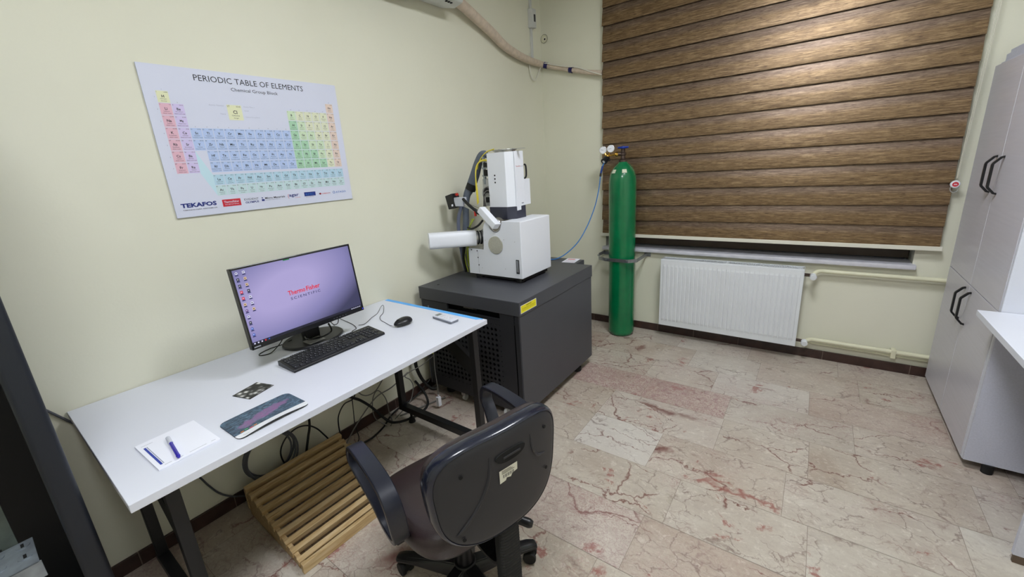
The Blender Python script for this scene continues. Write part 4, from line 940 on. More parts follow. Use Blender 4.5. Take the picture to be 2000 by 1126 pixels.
# left side tube (horizontal white detector housing)
A, B = Vector((.105, -1.722, 1.082)), Vector((.300, -1.475, 1.072))
d = (B - A).normalized(); s_ = d.cross(Vector((0, 0, 1))).normalized(); u_ = s_.cross(d)
TM = Matrix(((d.x, s_.x, u_.x, A.x), (d.y, s_.y, u_.y, A.y), (d.z, s_.z, u_.z, A.z), (0, 0, 0, 1))); Lt = (B - A).length
prof = [(math.copysign(abs(math.cos(t)) ** .55, math.cos(t)) * .052, math.copysign(abs(math.sin(t)) ** .55, math.sin(t)) * .053) for t in [2 * PI * k / 32 for k in range(32)]]
g = G(); g.prism(prof, 0, Lt, 'x', mtx=TM, bev=.002); obj('detector_tube', g, M_instr, em_, label='white horizontal tube sticking out to the left')
g = G(); g.cyl(B, B + d * .05, .040, n=24, mi=0); g.cyl(B + d * .05, B + d * .065, .052, n=24, mi=0); g.cyl(B + d * .065, B + d * .12, .030, n=20, mi=1); g.cyl(B + d * .015, B + d * .022, .047, n=24, mi=2); g.cyl(B + d * .035, B + d * .042, .047, n=24, mi=2)
obj('detector_coupling', g, [M_steel, M_chard, M_rubber], em_)
g = G(); g.cyl((.345, -1.36, 1.062), (.345, -1.25, 1.062), .05, n=24); g.box(.30, .398, -1.40, -1.2, 1.0, 1.12, .004); obj('pump_manifold', g, mat('grey_machined_metal', (120, 122, 126), .35, .7), em_)
# slanting detector arm from upper left down to the port
g = G(); a0, a1 = Vector((.412, -1.505, 1.262)), Vector((.538, -1.525, 1.164)); dd = (a1 - a0).normalized(); ss = Vector((0, -1, 0)); vv = dd.cross(ss).normalized(); ss = vv.cross(dd)
AM = Matrix(((dd.x, ss.x, vv.x, a0.x), (dd.y, ss.y, vv.y, a0.y), (dd.z, ss.z, vv.z, a0.z), (0, 0, 0, 1)))
g.box(-.012, (a1-a0).length, -.018, .034, -.021, .021, .003, mtx=AM); obj('detector_arm_block', g, M_instr, em_, label='white slanting block over the round port')
g = G(); g.cyl((.150, -1.462, 1.322), (.400, -1.49, 1.252), .012, n=16); g.cyl((.20, -1.47, 1.298), (.40, -1.48, 1.225), .008, n=14); obj('detector_rod', g, M_steel, em_)
g = G(); g.tube([(.23, -1.485, 1.335), (.28, -1.495, 1.30), (.35, -1.515, 1.265), (.385, -1.52, 1.245), (.42, -1.53, 1.25)], .010); obj('rod_cover', g, M_rubber, em_)
g = G(); g.box(.150, .232, -1.492, -1.450, 1.285, 1.345, .004); obj('bracket_head', g, mat('silver_cast_bracket', (196, 200, 212), .4, .2), em_)
g = G(); bm_ = Matrix.Translation((.118, -1.462, 1.318)) @ Matrix.Rotation(-.25, 4, 'Y'); g.box(-.034, .034, -.035, .035, -.048, .048, .004, mtx=bm_); g.box(.005, .020, -.0365, -.034, -.036, -.022, .001, mi=1, mtx=bm_); obj('black_control_box', g, [M_blackpl, M_paper], em_, label='small black box on the far left of the microscope')
g = G(); g.box(.178, .188, -1.50, -1.485, 1.355, 1.375, .002); g.box(.170, .20, -1.498, -1.490, 1.362, 1.368, .001); g.box(.35, .362, -1.525, -1.51, 1.225, 1.26, .002); obj('red_clamp', g, mat('red_plastic', (190, 40, 30), .4), em_)
# sleeves and wires
g = G(); g.tube([(.360, -1.355, 1.600), (.335, -1.350, 1.618), (.305, -1.35, 1.605), (.272, -1.35, 1.555), (.235, -1.35, 1.48), (.195, -1.36, 1.40), (.175, -1.38, 1.35), (.165, -1.39, 1.28), (.155, -1.39, 1.18), (.135, -1.39, 1.05), (.112, -1.37, .93), (.095, -1.36, .80)], .024, n=12, radii=[.016, .021, .026, .030, .034, .034, .026, .023, .023, .023, .023, .023]); obj('cable_sleeve', g, M_sleeve, em_, label='thick grey braided cable sleeve')
g = G(); g.tube([(.215, -1.357, 1.425), (.205, -1.36, 1.405), (.195, -1.364, 1.385)], .037, n=12); obj('sleeve_band', g, M_rubber, em_)
g = G(); g.tube([(.14, -1.41, 1.28), (.10, -1.41, 1.18), (.085, -1.40, 1.05), (.078, -1.38, .92), (.075, -1.36, .80)], .013, n=10); obj('cable_sleeve', g, mat('blue_grey_flat_cable', (110, 116, 140), .5), em_)
g = G(); g.tube([(.17, -1.42, 1.10), (.15, -1.43, 1.00), (.125, -1.42, .9), (.12, -1.40, .80)], .011, n=10); obj('cable_sleeve', g, M_cable_b, em_)
ycab = [[(.425, -1.36, 1.640), (.37, -1.365, 1.628), (.33, -1.37, 1.600), (.30, -1.375, 1.560), (.285, -1.38, 1.52)],
        [(.385, -1.375, 1.575), (.345, -1.38, 1.578), (.31, -1.385, 1.565), (.285, -1.39, 1.53), (.280, -1.395, 1.46), (.290, -1.40, 1.38), (.292, -1.40, 1.30)],
        [(.385, -1.38, 1.570), (.335, -1.385, 1.572), (.30, -1.39, 1.55), (.288, -1.40, 1.50), (.286, -1.405, 1.40), (.288, -1.405, 1.29)]]
for q in ycab: g = G(); g.tube(q, .0042); obj('yellow_cable', g, M_cable_y, em_, label='yellow cable')
for k in range(4):
    o_ = k * .006
    g = G(); g.tube([(.30 - o_, -1.47, 1.20), (.27 - o_, -1.47, 1.165 - o_), (.245 - o_, -1.46, 1.13), (.215 - o_*.5, -1.44, 1.06), (.185 - o_, -1.43, .97), (.175 - o_*2, -1.42, .90), (.185 - o_ * 2, -1.41, .80)], .0034); obj('earth_wire', g, [M_cable_yg, M_cable_yg, M_cable_g, M_cable_yg][k], em_)
g = G(); g.tube([(.245, -1.48, 1.14), (.29, -1.49, 1.135), (.33, -1.47, 1.155), (.36, -1.45, 1.19)], .007); obj('signal_cable', g, M_cable_b, em_)
g = G(); g.tube([(.20, -1.44, .86), (.225, -1.45, .90), (.25, -1.46, .885), (.255, -1.46, .84)], .004); g.tube([(.15, -1.43, .94), (.20, -1.46, .86), (.25, -1.48, .885)], .003); obj('signal_cable', g, M_cable_g, em_)

# ------------------------------------------------------------------ gas cylinder
gc = thing('gas_cylinder', (.822, -.135, 0), 'tall green gas cylinder with gauges standing beside the radiator', 'gas cylinder')
prof = [(0, .004), (.085, .002), (.100, .004), (.110, .014), (.1135, .035), (.1135, 1.33), (.110, 1.375), (.098, 1.42), (.078, 1.455), (.055, 1.480), (.040, 1.492), (.036, 1.500), (0, 1.500)]
g = G(); g.lathe([(r * .975, z) for r, z in prof], (.822, -.135, 0), 48); obj('cylinder_body', g, M_green, gc, ang=50)
g = G(); g.lathe([(.034, 0), (.034, .018), (.026, .022), (.020, .026), (.018, .05), (.024, .055), (.024, .072), (.017, .078), (.017, .104), (.008, .106), (.008, .118), (0, .118)], (.822, -.135, 1.498), 20); g.cyl((.822, -.135, 1.563), (.785, -.155, 1.563), .014, n=14); obj('valve', g, M_bronze, gc)
g = G(); wc = (.822, -.135, 1.612)
g.torus(wc, .038, .0075, n=30, m=8)
for k in range(5): g.cyl(wc, (wc[0] + .036 * math.cos(k * 1.2566), wc[1] + .036 * math.sin(k * 1.2566), wc[2]), .005, n=8)
g.cyl((wc[0], wc[1], wc[2] - .012), (wc[0], wc[1], wc[2] + .01), .013, n=14); obj('handwheel', g, M_blue, gc)
g = G(); g.cyl((.788, -.160, 1.563), (.775, -.166, 1.563), .018, n=6); g.cyl((.778, -.165, 1.563), (.705, -.180, 1.553), .0065, n=14); g.sphere((.772, -.166, 1.563), .014); g.cyl((.715, -.180, 1.553), (.728, -.180, 1.585), .007, n=10); g.cyl((.700, -.180, 1.553), (.682, -.180, 1.585), .007, n=10); g.sphere((.708, -.18, 1.552), .018)
obj('regulator', g, M_brass, gc, label='brass regulator arm')
g = G(); kd = Vector((-.25, -.75, -.55)).normalized(); kc = Vector((.700, -.190, 1.530)); g.cyl(kc - kd * .02, kc + kd * .035, .024, .027, n=10); g.cyl(kc + kd * .035, kc + kd * .036, .012, n=16, mi=1); g.sphere((.728, -.19, 1.52), .009)
obj('regulator_knob', g, [M_blackpl, M_dialw], gc)
for gx, gz, ty in ((.738, 1.608, .2), (.672, 1.602, -.1)):
    dv = Vector((.30, -.93, .05)).normalized(); c0 = Vector((gx, -.185, gz))
    g = G(); g.cyl(c0 - dv * .012, c0 + dv * .010, .030, n=32, bev=.0015, mi=0); g.cyl(c0 + dv * .010, c0 + dv * .0108, .0265, n=32, mi=1)
    q = dv.to_track_quat('Z', 'Y').to_matrix().to_4x4(); MG = Matrix.Translation(c0 + dv * .0112) @ q
    for a in range(9):
        t = math.radians(-130 + a * 32.5); g.rect(-.0006, .0006, .019, .024, MG @ Matrix.Rotation(t, 4, 'Z'), 2)
    g.rect(-.001, .001, -.005, .018, MG @ Matrix.Rotation(ty + 1.5, 4, 'Z'), 2, .0004)
    obj('pressure_gauge', g, [M_steel, M_dialw, M_ink], gc)
for th, zz in ((-2.02, 1.432), (-1.07, 1.428)):
    g = G(); rows_ = []
    b = bmesh.new(); V = []
    for i in range(6):
        a = th + (i - 2.5) * .075; rw = []
        for j, (rad, z) in enumerate(((.1020, 1.4155), (.0955, 1.428), (.0870, 1.443))): rw.append(b.verts.new((.822 + (rad + .0006) * math.cos(a), -.135 + (rad + .0006) * math.sin(a), z)))
        V.append(rw)
    for i in range(5):
        for j in range(2): b.faces.new((V[i][j], V[i+1][j], V[i+1][j+1], V[i][j+1]))
    obj('paper_tag', b, mat('torn_paper_sticker', (214, 220, 196), .6, var=.1, vscale=60), gc, label='torn pale sticker on the cylinder shoulder')
gc.location = (.843, -.185, 0)
# bracket holding the cylinder
g = G(); gz = .700; R_ = .1165
g.box(.605, .67, -.012, -.0005, .675, .705, .001) 
ptsb = [(.610, -.006), (.610, -.14), (.665, -.262), (.74, -.309), (.945, -.309), (1.0, -.262), (1.0, -.06), (1.0, -.004)]
g.tube([(x, y_, gz) for x, y_ in ptsb], 1, smooth=0, side=(0, 0, 1), prof=[(-.014, -.0025), (.014, -.0025), (.014, .0025), (-.014, .0025)])
for q in ((.617, -.155), (.75, -.313), (.93, -.313)): g.cyl((q[0], q[1], gz), (q[0], q[1] - .012, gz), .009, n=6)
g.box(.98, 1.035, -.012, -.0005, .685, .715, .001)
o = obj('cylinder_bracket', g, mat('dull_steel_strap', (160, 164, 170), .42, .9, var=.15, vscale=40)); tag(based(o, (.82, -.001, .70)), 'flat grey steel wall bracket strapped around the green cylinder', 'bracket')
g = G(); hp = [(.711, -.255, 1.500), (.701, -.265, 1.475), (.690, -.275, 1.42), (.686, -.29, 1.34), (.678, -.31, 1.25), (.655, -.33, 1.14), (.63, -.42, 1.00), (.602, -.54, .885), (.565, -.68, .815), (.525, -.76, .7885), (.49, -.80, .7875), (.44, -.87, .794), (.40, -.90, .796)]
g.tube(hp, .0042, n=10); g.tube(hp[1:3], .0085, n=10, mi=1, smooth=0); g.tube(hp[2:4], .010, n=10, mi=2, smooth=0) if False else g.cyl(hp[2], (.688, -.28, 1.395), .0085, n=12, mi=2)
o = obj('gas_hose', g, [M_hose, mat('dark_blue_hose_sleeve', (26, 60, 130), .4), M_blackpl]); tag(based(o, hp[0]), 'thin blue gas hose hanging from the regulator down to the charcoal cabinet', 'hose')

# ------------------------------------------------------------------ roller blind
bl = thing('roller_blind', (1.70, -.06, .86), 'large wood-patterned day and night blind covering the window', 'blind')
BX0, BX1, PT = .607, 2.788, .1296
BYF = -.030
def bands():
    b = bmesh.new(); uvl = b.loops.layers.uv.new('UVMap'); NXs = 60; rnd2 = random.Random(5)
    prof = [(-.075, .0165), (0.0, .0170), (.15, .0150), (.35, .0140), (.55, .0105), (.8, .0050), (1.0, .0012), (1.05, .0004)]
    for k in range(17):
        z0 = .886 + k * PT
        if z0 + PT > CEIL - .09: break
        ph, ph2, ph3 = rnd2.uniform(0, 6), rnd2.uniform(0, 6), rnd2.uniform(-1, 1)
        V = []
        for i in range(NXs + 1):
            x = BX0 + (BX1 - BX0) * i / NXs
            wv = .0022 * math.sin(x * 2.1 + ph) + .0014 * math.sin(x * 4.7 + ph2); dz = .0022 * math.sin(x * 1.7 + ph2)
            xl = x - (.0035 if k % 2 and i == 0 else 0)
            V.append([b.verts.new((xl, BYF - d - (wv + .0024) * max(0, 1 - v), z0 + v * PT + dz * max(0, 1 - 1.6 * max(v, 0)))) for v, d in prof])
        for i in range(NXs):
            for j in range(len(prof) - 1):
                f = b.faces.new((V[i][j], V[i+1][j], V[i+1][j+1], V[i][j+1]))
                for l, (a_, c_) in zip(f.loops, ((i, j), (i+1, j), (i+1, j+1), (i, j+1))): l[uvl].uv = (a_ / NXs, prof[c_][0])
    bmesh.ops.recalc_face_normals(b, faces=b.faces)
    return b
obj('blind_fabric', bands(), M_band, bl, ang=60)
g = G(); g.box(BX0 + .01, BX1 - .01, -.026, -.024, .88, CEIL - .1); obj('rear_fabric', g, mat('dark_brown_rear_fabric', (60, 46, 34), .7), bl)
g = G(); g.box(BX0 - .014, BX1 + .012, -.058, -.028, .857, .884, .003); obj('bottom_bar', g, M_bar, bl)
g = G(); g.box(BX0 - .01, BX1 + .01, -.10, -.0005, CEIL - .10, CEIL - .005, .006); obj('head_cassette', g, M_bar, bl)
g = G(); cp = [(2.806, -.058, CEIL - .06), (2.806, -.058, 2.3), (2.802, -.058, 1.9), (2.796, -.06, 1.5), (2.792, -.062, 1.29)]; g.tube(cp, .0018, n=6)
cq = [(2.818, -.052, CEIL - .06), (2.818, -.052, 2.3), (2.812, -.052, 1.9), (2.803, -.055, 1.5), (2.796, -.06, 1.29)]; g.tube(cq, .0018, n=6); obj('bead_chain', g, M_chain, bl)
g = G(); cz = 1.245; ccm = Matrix.Translation((2.792, -.062, cz)) @ Matrix.Rotation(PI/2, 4, 'X')
g.lathe([(0, -.008), (.018, -.008), (.0215, -.004), (.0215, .004), (.018, .008), (0, .008)], n=28, mi=0, mtx=ccm @ Matrix.Translation((0, .012, 0))); g.lathe([(0, 0), (.0135, 0), (.0135, .0008), (0, .0008)], n=24, mi=1, mtx=ccm @ Matrix.Translation((0, .012, .0082)))
g.torus((2.792, -.062, cz - .012), .017, .0025, (0, 1, 0), mi=2, n=24, sc=1.3); g.text('m', Matrix.Translation((2.792, -.0712, cz + .008)) @ Matrix.Rotation(PI/2, 4, 'X'), height=.007, width=.013, align='CENTER', mi=0, bold=.03)
obj('chain_weight', g, [M_dialw, M_red, M_clear], bl, label='clear and white chain weight with a red round logo')

# ------------------------------------------------------------------ radiator and pipes
rad = thing('radiator', (1.645, -.08, .10), 'white ribbed panel radiator below the window sill', 'radiator')
r0, r1, rz0, rz1, ry = 1.158, 2.140, .118, .692, -.132
def ribs(y_, sgn):
    b = bmesh.new(); n = 30; pw = (r1 - r0 - .036) / n; pr = []
    pr.append((r0 + .002, 0)); x = r0 + .018
    for i in range(n):
        a = x + i * pw
        pr += [(a + pw * .06, 0.0), (a + pw * .20, -.0050), (a + pw * .80, -.0050), (a + pw * .94, 0.0)]
    pr.append((r1 - .002, 0))
    zs = [(rz0, 0), (rz0 + .040, 0), (rz0 + .058, 1), (rz1 - .052, 1), (rz1 - .036, 0), (rz1, 0)]
    V = [[b.verts.new((px, y_ + sgn * pd * k, z)) for z, k in zs] for px, pd in pr]
    for i in range(len(pr) - 1):
        for j in range(len(zs) - 1): b.faces.new((V[i][j], V[i+1][j], V[i+1][j+1], V[i][j+1]))
    bmesh.ops.recalc_face_normals(b, faces=b.faces); return b
b = ribs(ry, 1); bmesh.ops.solidify(b, geom=list(b.faces), thickness=.004)
g = G(); g.bm = b; g.box(r0, r1, ry + .002, ry + .02, rz0 - .002, rz0 + .006, .002); g.box(r0, r1, ry + .001, ry + .02, rz1 - .004, rz1 + .002, .002)
obj('front_panel', g, M_rad, rad, ang=25)
g = G(); g.box(r0 + .01, r1 - .01, -.045, -.036, rz0, rz1, .003); obj('rear_panel', g, M_rad, rad)
for x in (r0, r1 - .003): g = G(); g.box(x, x + .003, -.128, -.036, rz0, rz1 + .004, .001); obj('side_cover', g, M_rad, rad)
g = G(); z = rz1 + .002; g.box(r0 + .003, r1 - .003, -.128, -.120, z, z + .006, .001); g.box(r0 + .003, r1 - .003, -.044, -.036, z, z + .006, .001)
for i in range(97):
    x = r0 + .015 + i * (r1 - r0 - .03) / 96; g.box(x, x + .0035, -.122, -.042, z, z + .004)
g.box((r0+r1)/2 - .008, (r0+r1)/2 + .008, -.122, -.042, z, z + .005); obj('top_grille', g, M_rad, rad)
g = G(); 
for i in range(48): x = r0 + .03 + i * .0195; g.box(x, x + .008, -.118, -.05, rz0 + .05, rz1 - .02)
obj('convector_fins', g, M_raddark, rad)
for z_ in (.650, .152):
    g = G(); g.cyl((r1, -.082, z_), (r1 + .028, -.082, z_), .012, n=6, mi=1); g.cyl((r1 + .026, -.082, z_), (r1 + .055, -.082, z_), .011, n=14, mi=1); g.cyl((r1 + .050, -.085, z_), (r1 + .052, -.128, z_ - .006), .019, .021, n=16, mi=0, bev=.004)
    obj('radiator_valve', g, [M_rad, M_bronze], rad, label='white valve knob on brass fitting')
for nm, z_, lab in (('upper', .668, 'cream painted heating pipe running right from the top of the radiator'), ('lower', .150, 'cream painted heating pipe just above the skirting right of the radiator')):
    g = G(); g.tube([(r1 + .05, -.082, .650 if nm == 'upper' else .152), (r1 + .062, -.066, z_), (r1 + .09, -.045, z_ + .008), (r1 + .15, -.042, z_ + .007), (2.5, -.042, z_ + .006), (3.40, -.042, z_ + .004)], .0150, n=16)
    
    if nm == 'lower':
        g.tube([(2.17, -.022, .122), (3.40, -.022, .118)], .007, n=10, smooth=0); g.box(2.665, 2.692, -.058, -.0005, .112, .172, .005)
    o = obj('heating_pipe', g, M_pipe); tag(based(o, (2.2, -.042, z_)), lab, 'pipe')

# ------------------------------------------------------------------ tall cupboard and side desk on the right
FX = 2.845
tc_ = thing('storage_cabinet', (3.14, -.49, 0), 'tall pale lilac-grey cupboard with black bow handles in the right corner', 'cabinet')
g = G(); g.box(FX + .019, 3.44, -.977, -.068, .035, 1.885, .001); obj('carcass', g, M_cabside, tc_)
g = G(); g.box(FX + .002, FX + .40, -.995, -.977, .035, 1.885, .0015); g.box(FX + .40, 3.44, -.995, -.977, .035, 1.885, .0015); obj('side_panel', g, M_white_lam, tc_)
g = G(); g.box(FX + .035, 3.44, -.96, -.05, 1.885, 1.925, .001); g.box(FX + .045, 3.44, -.95, -.06, 1.925, 1.945, .001); obj('top_plinth', g, M_cabside, tc_)
for yy in (-.10, -.86):
    for xx in (2.92, 3.38): g = G(); g.cyl((xx, yy, .0005), (xx, yy, .036), .025, n=16); obj('foot', g, M_rubber, tc_)
doors = [(-.518, -.068, .036, .7725), (-.975, -.5235, .036, .7725), (-.518, -.068, .7765, 1.872), (-.975, -.5235, .7765, 1.872)]
for i, (a, c, z0, z1) in enumerate(doors):
    g = G(); g.box(FX, FX + .0185, a, c, z0, z1, .0012); dr = obj('cabinet_door', g, M_cab, tc_)
    hy = (-.519 + .060) if i % 2 == 0 else (-.522 - .045)
    zz0, zz1 = (.572, .745) if z0 < .1 else (1.246, 1.420)
    g = G(); g.tube([(FX + .001, hy, zz1), (FX - .010, hy, zz1 - .003), (FX - .032, hy, zz1 - .030), (FX - .034, hy, zz1 - .036), (FX - .034, hy, zz0 + .036), (FX - .032, hy, zz0 + .030), (FX - .010, hy, zz0 + .003), (FX + .001, hy, zz0)], 1, smooth=0, side=(0, 1, 0), prof=[(-.0062, -.0045), (.0062, -.0045), (.0062, .0045), (-.0062, .0045)])
    obj('door_handle', g, M_blackmetal, dr)
sd = thing('side_desk', (3.1, -1.3, 0), 'small white desk with side panels at the right edge, in front of the cupboard', 'desk')
g = G(); g.box(2.776, 3.43, -1.66, -.9975, .757, .782, .0012); obj('desk_top', g, [M_white_lam], sd)
g = G(); g.box(2.848, 3.43, -1.018, -1.0, .045, .757, .001); g.box(2.846, 2.8485, -1.018, -1.0, .045, .757); obj('side_panel', g, M_cabside, sd)
g = G(); g.box(2.872, 3.43, -1.592, -1.574, .035, .757, .001); obj('side_panel', g, M_cabside, sd)
g = G(); g.box(3.38, 3.398, -1.574, -1.006, .25, .757, .001); obj('modesty_panel', g, M_cabside, sd)
for x, yy in ((2.93, -1.009), (3.35, -1.009)): g = G(); g.cyl((x, yy, .0005), (x, yy, .046), .020, n=16); obj('foot', g, M_rubber, sd)
g = G(); g.box(2.876, 3.42, -1.590, -1.576, .0005, .035, .001); obj('bottom_runner', g, mat('brown_base_runner', (96, 80, 66), .6), sd)

# ------------------------------------------------------------------ wooden foot rest
fr = thing('wooden_footrest', (.40, -2.90, 0), 'slatted pine footrest ramp on the floor under the desk', 'footrest', rotz=0)
FXa, FXb, FYa, FYb, FZ = .125, .640, -3.10, -2.61, .150
FM = Matrix.Translation((.62, -3.10, 0)) @ Matrix.Rotation(-.035, 4, 'Z') @ Matrix.Translation((-.62, 3.10, 0))
for yy in (FYa + .003, FYb - .021):
    g = G(); g.prism([(FXa, .001), (FXb, .001), (FXb, .030), (FXa + .01, FZ - .014), (FXa, FZ - .014)], yy, yy + .018, 'y', bev=.0008, mtx=FM); obj('side_board', g, M_wood, fr)
ns = 10
for i in range(ns):
    t = i / (ns - 1); x = FXa + .012 + (FXb - FXa - .042) * t; zt = FZ + (.036 - FZ) * t
    g = G(); sl = Matrix.Translation((x, 0, zt)) @ Matrix.Rotation(math.atan2(FZ - .036, FXb - FXa - .042) * .9, 4, 'Y')
    g.box(-.013, .013, FYa - .002, FYb + .002 - .008 * (i % 3 == 1), -.020, .008, .0015, mtx=FM @ sl); obj('slat', g, M_wood, fr)
g = G(); g.box(FXb - .004, FXb + .014, FYa - .002, FYb + .002, .001, .045, .0015, mtx=FM); obj('front_board', g, M_wood, fr)
g = G(); g.box(FXa - .012, FXa + .002, FYa, FYb, .03, FZ - .012, .0015, mtx=FM); obj('rear_board', g, M_wood, fr)

# ------------------------------------------------------------------ office chair
CH_O = (1.235, -2.770, 0)
TH = math.atan2(.964, .267)
ch = thing('office_chair', CH_O, 'black and brown office chair with loop armrests turned to the desk', 'office chair', rotz=TH)
def sup(t, e): c, s = math.cos(t), math.sin(t); return math.copysign(abs(c) ** e, c), math.copysign(abs(s) ** e, s)
BC = Vector((0, -.290, .682)); bw, bh, tpr = .2215, .170, .075
def backpt(r, t, d, curv=.040, e=.62):
    x, y = sup(t, e); hwid = bw * (1 + tpr * y)
    X = x * hwid * r; Z = y * bh * r
    return Vector((BC.x + X, BC.y - d + curv * (X / bw) ** 2 * 1.0 + .03 * (Z / bh) * -0.15, BC.z + Z))
NT = 96
def rings(specs, cap0=True, cap1=True):
    b = bmesh.new(); R = [[b.verts.new(backpt(r, 2 * PI * k / NT, d)) for k in range(NT)] for r, d in specs]
    for A_, B_ in zip(R, R[1:]):
        for k in range(NT): b.faces.new((A_[k], A_[(k+1) % NT], B_[(k+1) % NT], B_[k]))
    if cap0: b.faces.new(R[0])
    if cap1: b.faces.new(R[-1][::-1])
    bmesh.ops.recalc_face_normals(b, faces=b.faces); return b
obj('back_shell', rings([(.06, .034), (.3, .034), (.5, .0335), (.7, .033), (.85, .031), (.915, .029), (.945, .026), (.95, .010)]), M_shell, ch, local=True, ang=45)
obj('back_edging', rings([(.942, .012), (.942, .024), (.953, .0275), (.970, .0265), (.99, .021), (1.0, .012), (1.0, -.004), (.995, -.012), (.97, -.016)]), M_rim, ch, local=True, ang=60)
obj('back_cushion', rings([(.985, -.012), (.985, -.024), (.965, -.036), (.92, -.046), (.8, -.053), (.5, -.056), (.2, -.057)]), M_leather, ch, local=True, ang=60)
# moulded details on the shell (world up = z, outward = -y)
def backM(x, z, d=.0345):
    yv = BC.y - d + .040 * (x / bw) ** 2 - .0045 * ((z) / bh)
    sl = .08 * x / bw / bw
    return Matrix.Translation((x, yv, BC.z + z)) @ Matrix.Rotation(math.atan(sl), 4, 'Z') @ Matrix.Rotation(PI/2, 4, 'X')
g = G()
g.prism([(math.copysign(abs(math.cos(t)) ** .8, math.cos(t)) * .052 , (math.sin(t) if math.sin(t) < 0 else math.sin(t) * .45) * .024) for t in [2 * PI * k / 28 for k in range(28)]], -.003, .0012, 'z', mtx=backM(.006, .098)); obj('handle_recess', g, M_dark, ch, local=True)
g = G(); g.box(-.026, .034, -.010, -.004, .001, .0030, .0004, mtx=backM(.006, .098)); obj('handle_slot', g, M_shell, ch, local=True)
for sx in (-1, 1):
    g = G(); q = [(sx * .062, .112), (sx * .064, .070), (sx * .076, .025), (sx * .104, -.025), (sx * .138, -.065), (sx * .168, -.092)] if sx < 0 else [(sx * .085, .110), (sx * .088, .075), (sx * .098, .045), (sx * .118, .020), (sx * .150, .010)]
    pts_ = [backM(x, z, .0332).translation for x, z in q]
    g.tube(pts_, .0045, n=8, radii=[.0015] + [.0050] * (len(q) - 2) + [.0015]); obj('moulded_rib', g, M_shell, ch, local=True)
for x, z in ((-.145, .090), (-.150, -.112), (.150, .098), (.155, -.050)):
    g = G(); g.cyl((0, 0, .0), (0, 0, .0015), .0055, n=12, mtx=backM(x, z)); obj('screw_hole', g, M_dark, ch, local=True)
g = G(); LB = backM(-.004, .036, .0348)
g.poly([(-.032, -.021, .0008), (-.012, -.019, .0008), (-.008, -.012, .0008), (.006, -.016, .0008), (.012, -.008, .0008), (.030, -.004, .0008), (.031, .020, .0008), (-.032, .019, .0008)], LB, 0)
for i in range(14):
    x = -.020 + i * .0028; g.rect(x, x + .0008 + .0010 * (i % 3 == 0), -.008, .002, LB, 1, .0012)
for i in range(3): g.rect(-.024, .020 - i * .006, .006 + i * .004, .0075 + i * .004, LB, 1, .0012)
obj('inventory_label', g, [mat('cream_torn_label', (214, 212, 196), .6, var=.04), M_ink], ch, local=True, label='torn cream barcode label')
# seat
def seat(specs, e=.55):
    b = bmesh.new(); R = []
    for r, z in specs:
        ring = []
        for k in range(NT):
            x, y = sup(2 * PI * k / NT, e); X = x * .235 * r * (1 + .06 * y); Yv = y * .225 * r
            zz = z - (.030 * max(0, (Yv / .225)) ** 3 + .018 * max(0, -Yv / .225) ** 4 * -1 + .0) * (1 if z > .42 else 0)
            ring.append(b.verts.new((X, Yv + .015, zz)))
        R.append(ring)
    for A_, B_ in zip(R, R[1:]):
        for k in range(NT): b.faces.new((A_[k], A_[(k+1) % NT], B_[(k+1) % NT], B_[k]))
    b.faces.new(R[0]); b.faces.new(R[-1][::-1]); bmesh.ops.recalc_face_normals(b, faces=b.faces); return b
obj('seat_cushion', seat([(.97, .405), (.995, .425), (1.0, .440), (.985, .458), (.94, .472), (.85, .480), (.6, .480), (.3, .474), (.1, .473)]), M_leather, ch, local=True, ang=60)
obj('seat_pan', seat([(.5, .382), (.86, .385), (.95, .395), (.965, .407)]), M_blackpl, ch, local=True, ang=50)
# arm loops
for sx in (-1, 1):
    X0, X1 = sx * .240 + .006, sx * .276 + .008
    q = [(X1, .195, .600), (X1, .188, .648), (X1, .155, .668), (X1, .05, .674), (X1, -.06, .664), (X1, -.110, .635), (X1 - sx*.004, -.120, .590), (X1 - sx*.012, -.108, .520), (X0 + sx*.010, -.075, .460), (X0 + sx*.004, -.03, .425), (X0 + sx*.002, .02, .418), (X0 + sx*.004, .06, .435), (X0 + sx*.012, .10, .490), (X1 - sx*.008, .155, .555)]
    g = G(); g.tube(q, 1, closed=True, smooth=5, side=(1, 0, 0), prof=[(-.026, -.006), (-.023, -.009), (.023, -.009), (.026, -.006), (.026, .006), (.023, .009), (-.023, .009), (-.026, .006)])
    obj('armrest', g, M_armpl, ch, local=True, ang=40)
    g = G(); g.box(min(sx*.12, sx*.245), max(sx*.12, sx*.245), -.03, .04, .392, .406, .002); obj('arm_bracket', g, M_blackmetal, ch, local=True)
# mechanism, back support, column, base
g = G(); g.box(-.085, .085, -.12, .12, .335, .383, .008); obj('tilt_mechanism', g, M_blackmetal, ch, local=True)
g = G(); g.tube([(.06, -.04, .365), (.09, -.09, .355), (.12, -.135, .345)], .007); g.tube([(.115, -.130, .346), (.135, -.162, .342), (.160, -.197, .333), (.168, -.208, .330)], .012, n=12, radii=[.008, .015, .016, .010]); obj('height_lever', g, M_blackpl, ch, local=True)
g = G(); sp_ = [(0, -.05, .350), (0, -.14, .345), (0, -.22, .345), (0, -.268, .365), (0, -.285, .42), (0, -.285, .50)]
g.tube(sp_, 1, smooth=5, side=(1, 0, 0), prof=[(-.030, -.006), (.030, -.006), (.030, .006), (-.030, .006)]); obj('back_support_bar', g, M_blackmetal, ch, local=True)
g = G(); nbell = 26; bb = bmesh.new()
bel = [(0, -.285, .285), (0, -.290, .36), (0, -.292, .44), (0, -.292, .545)]
R = []
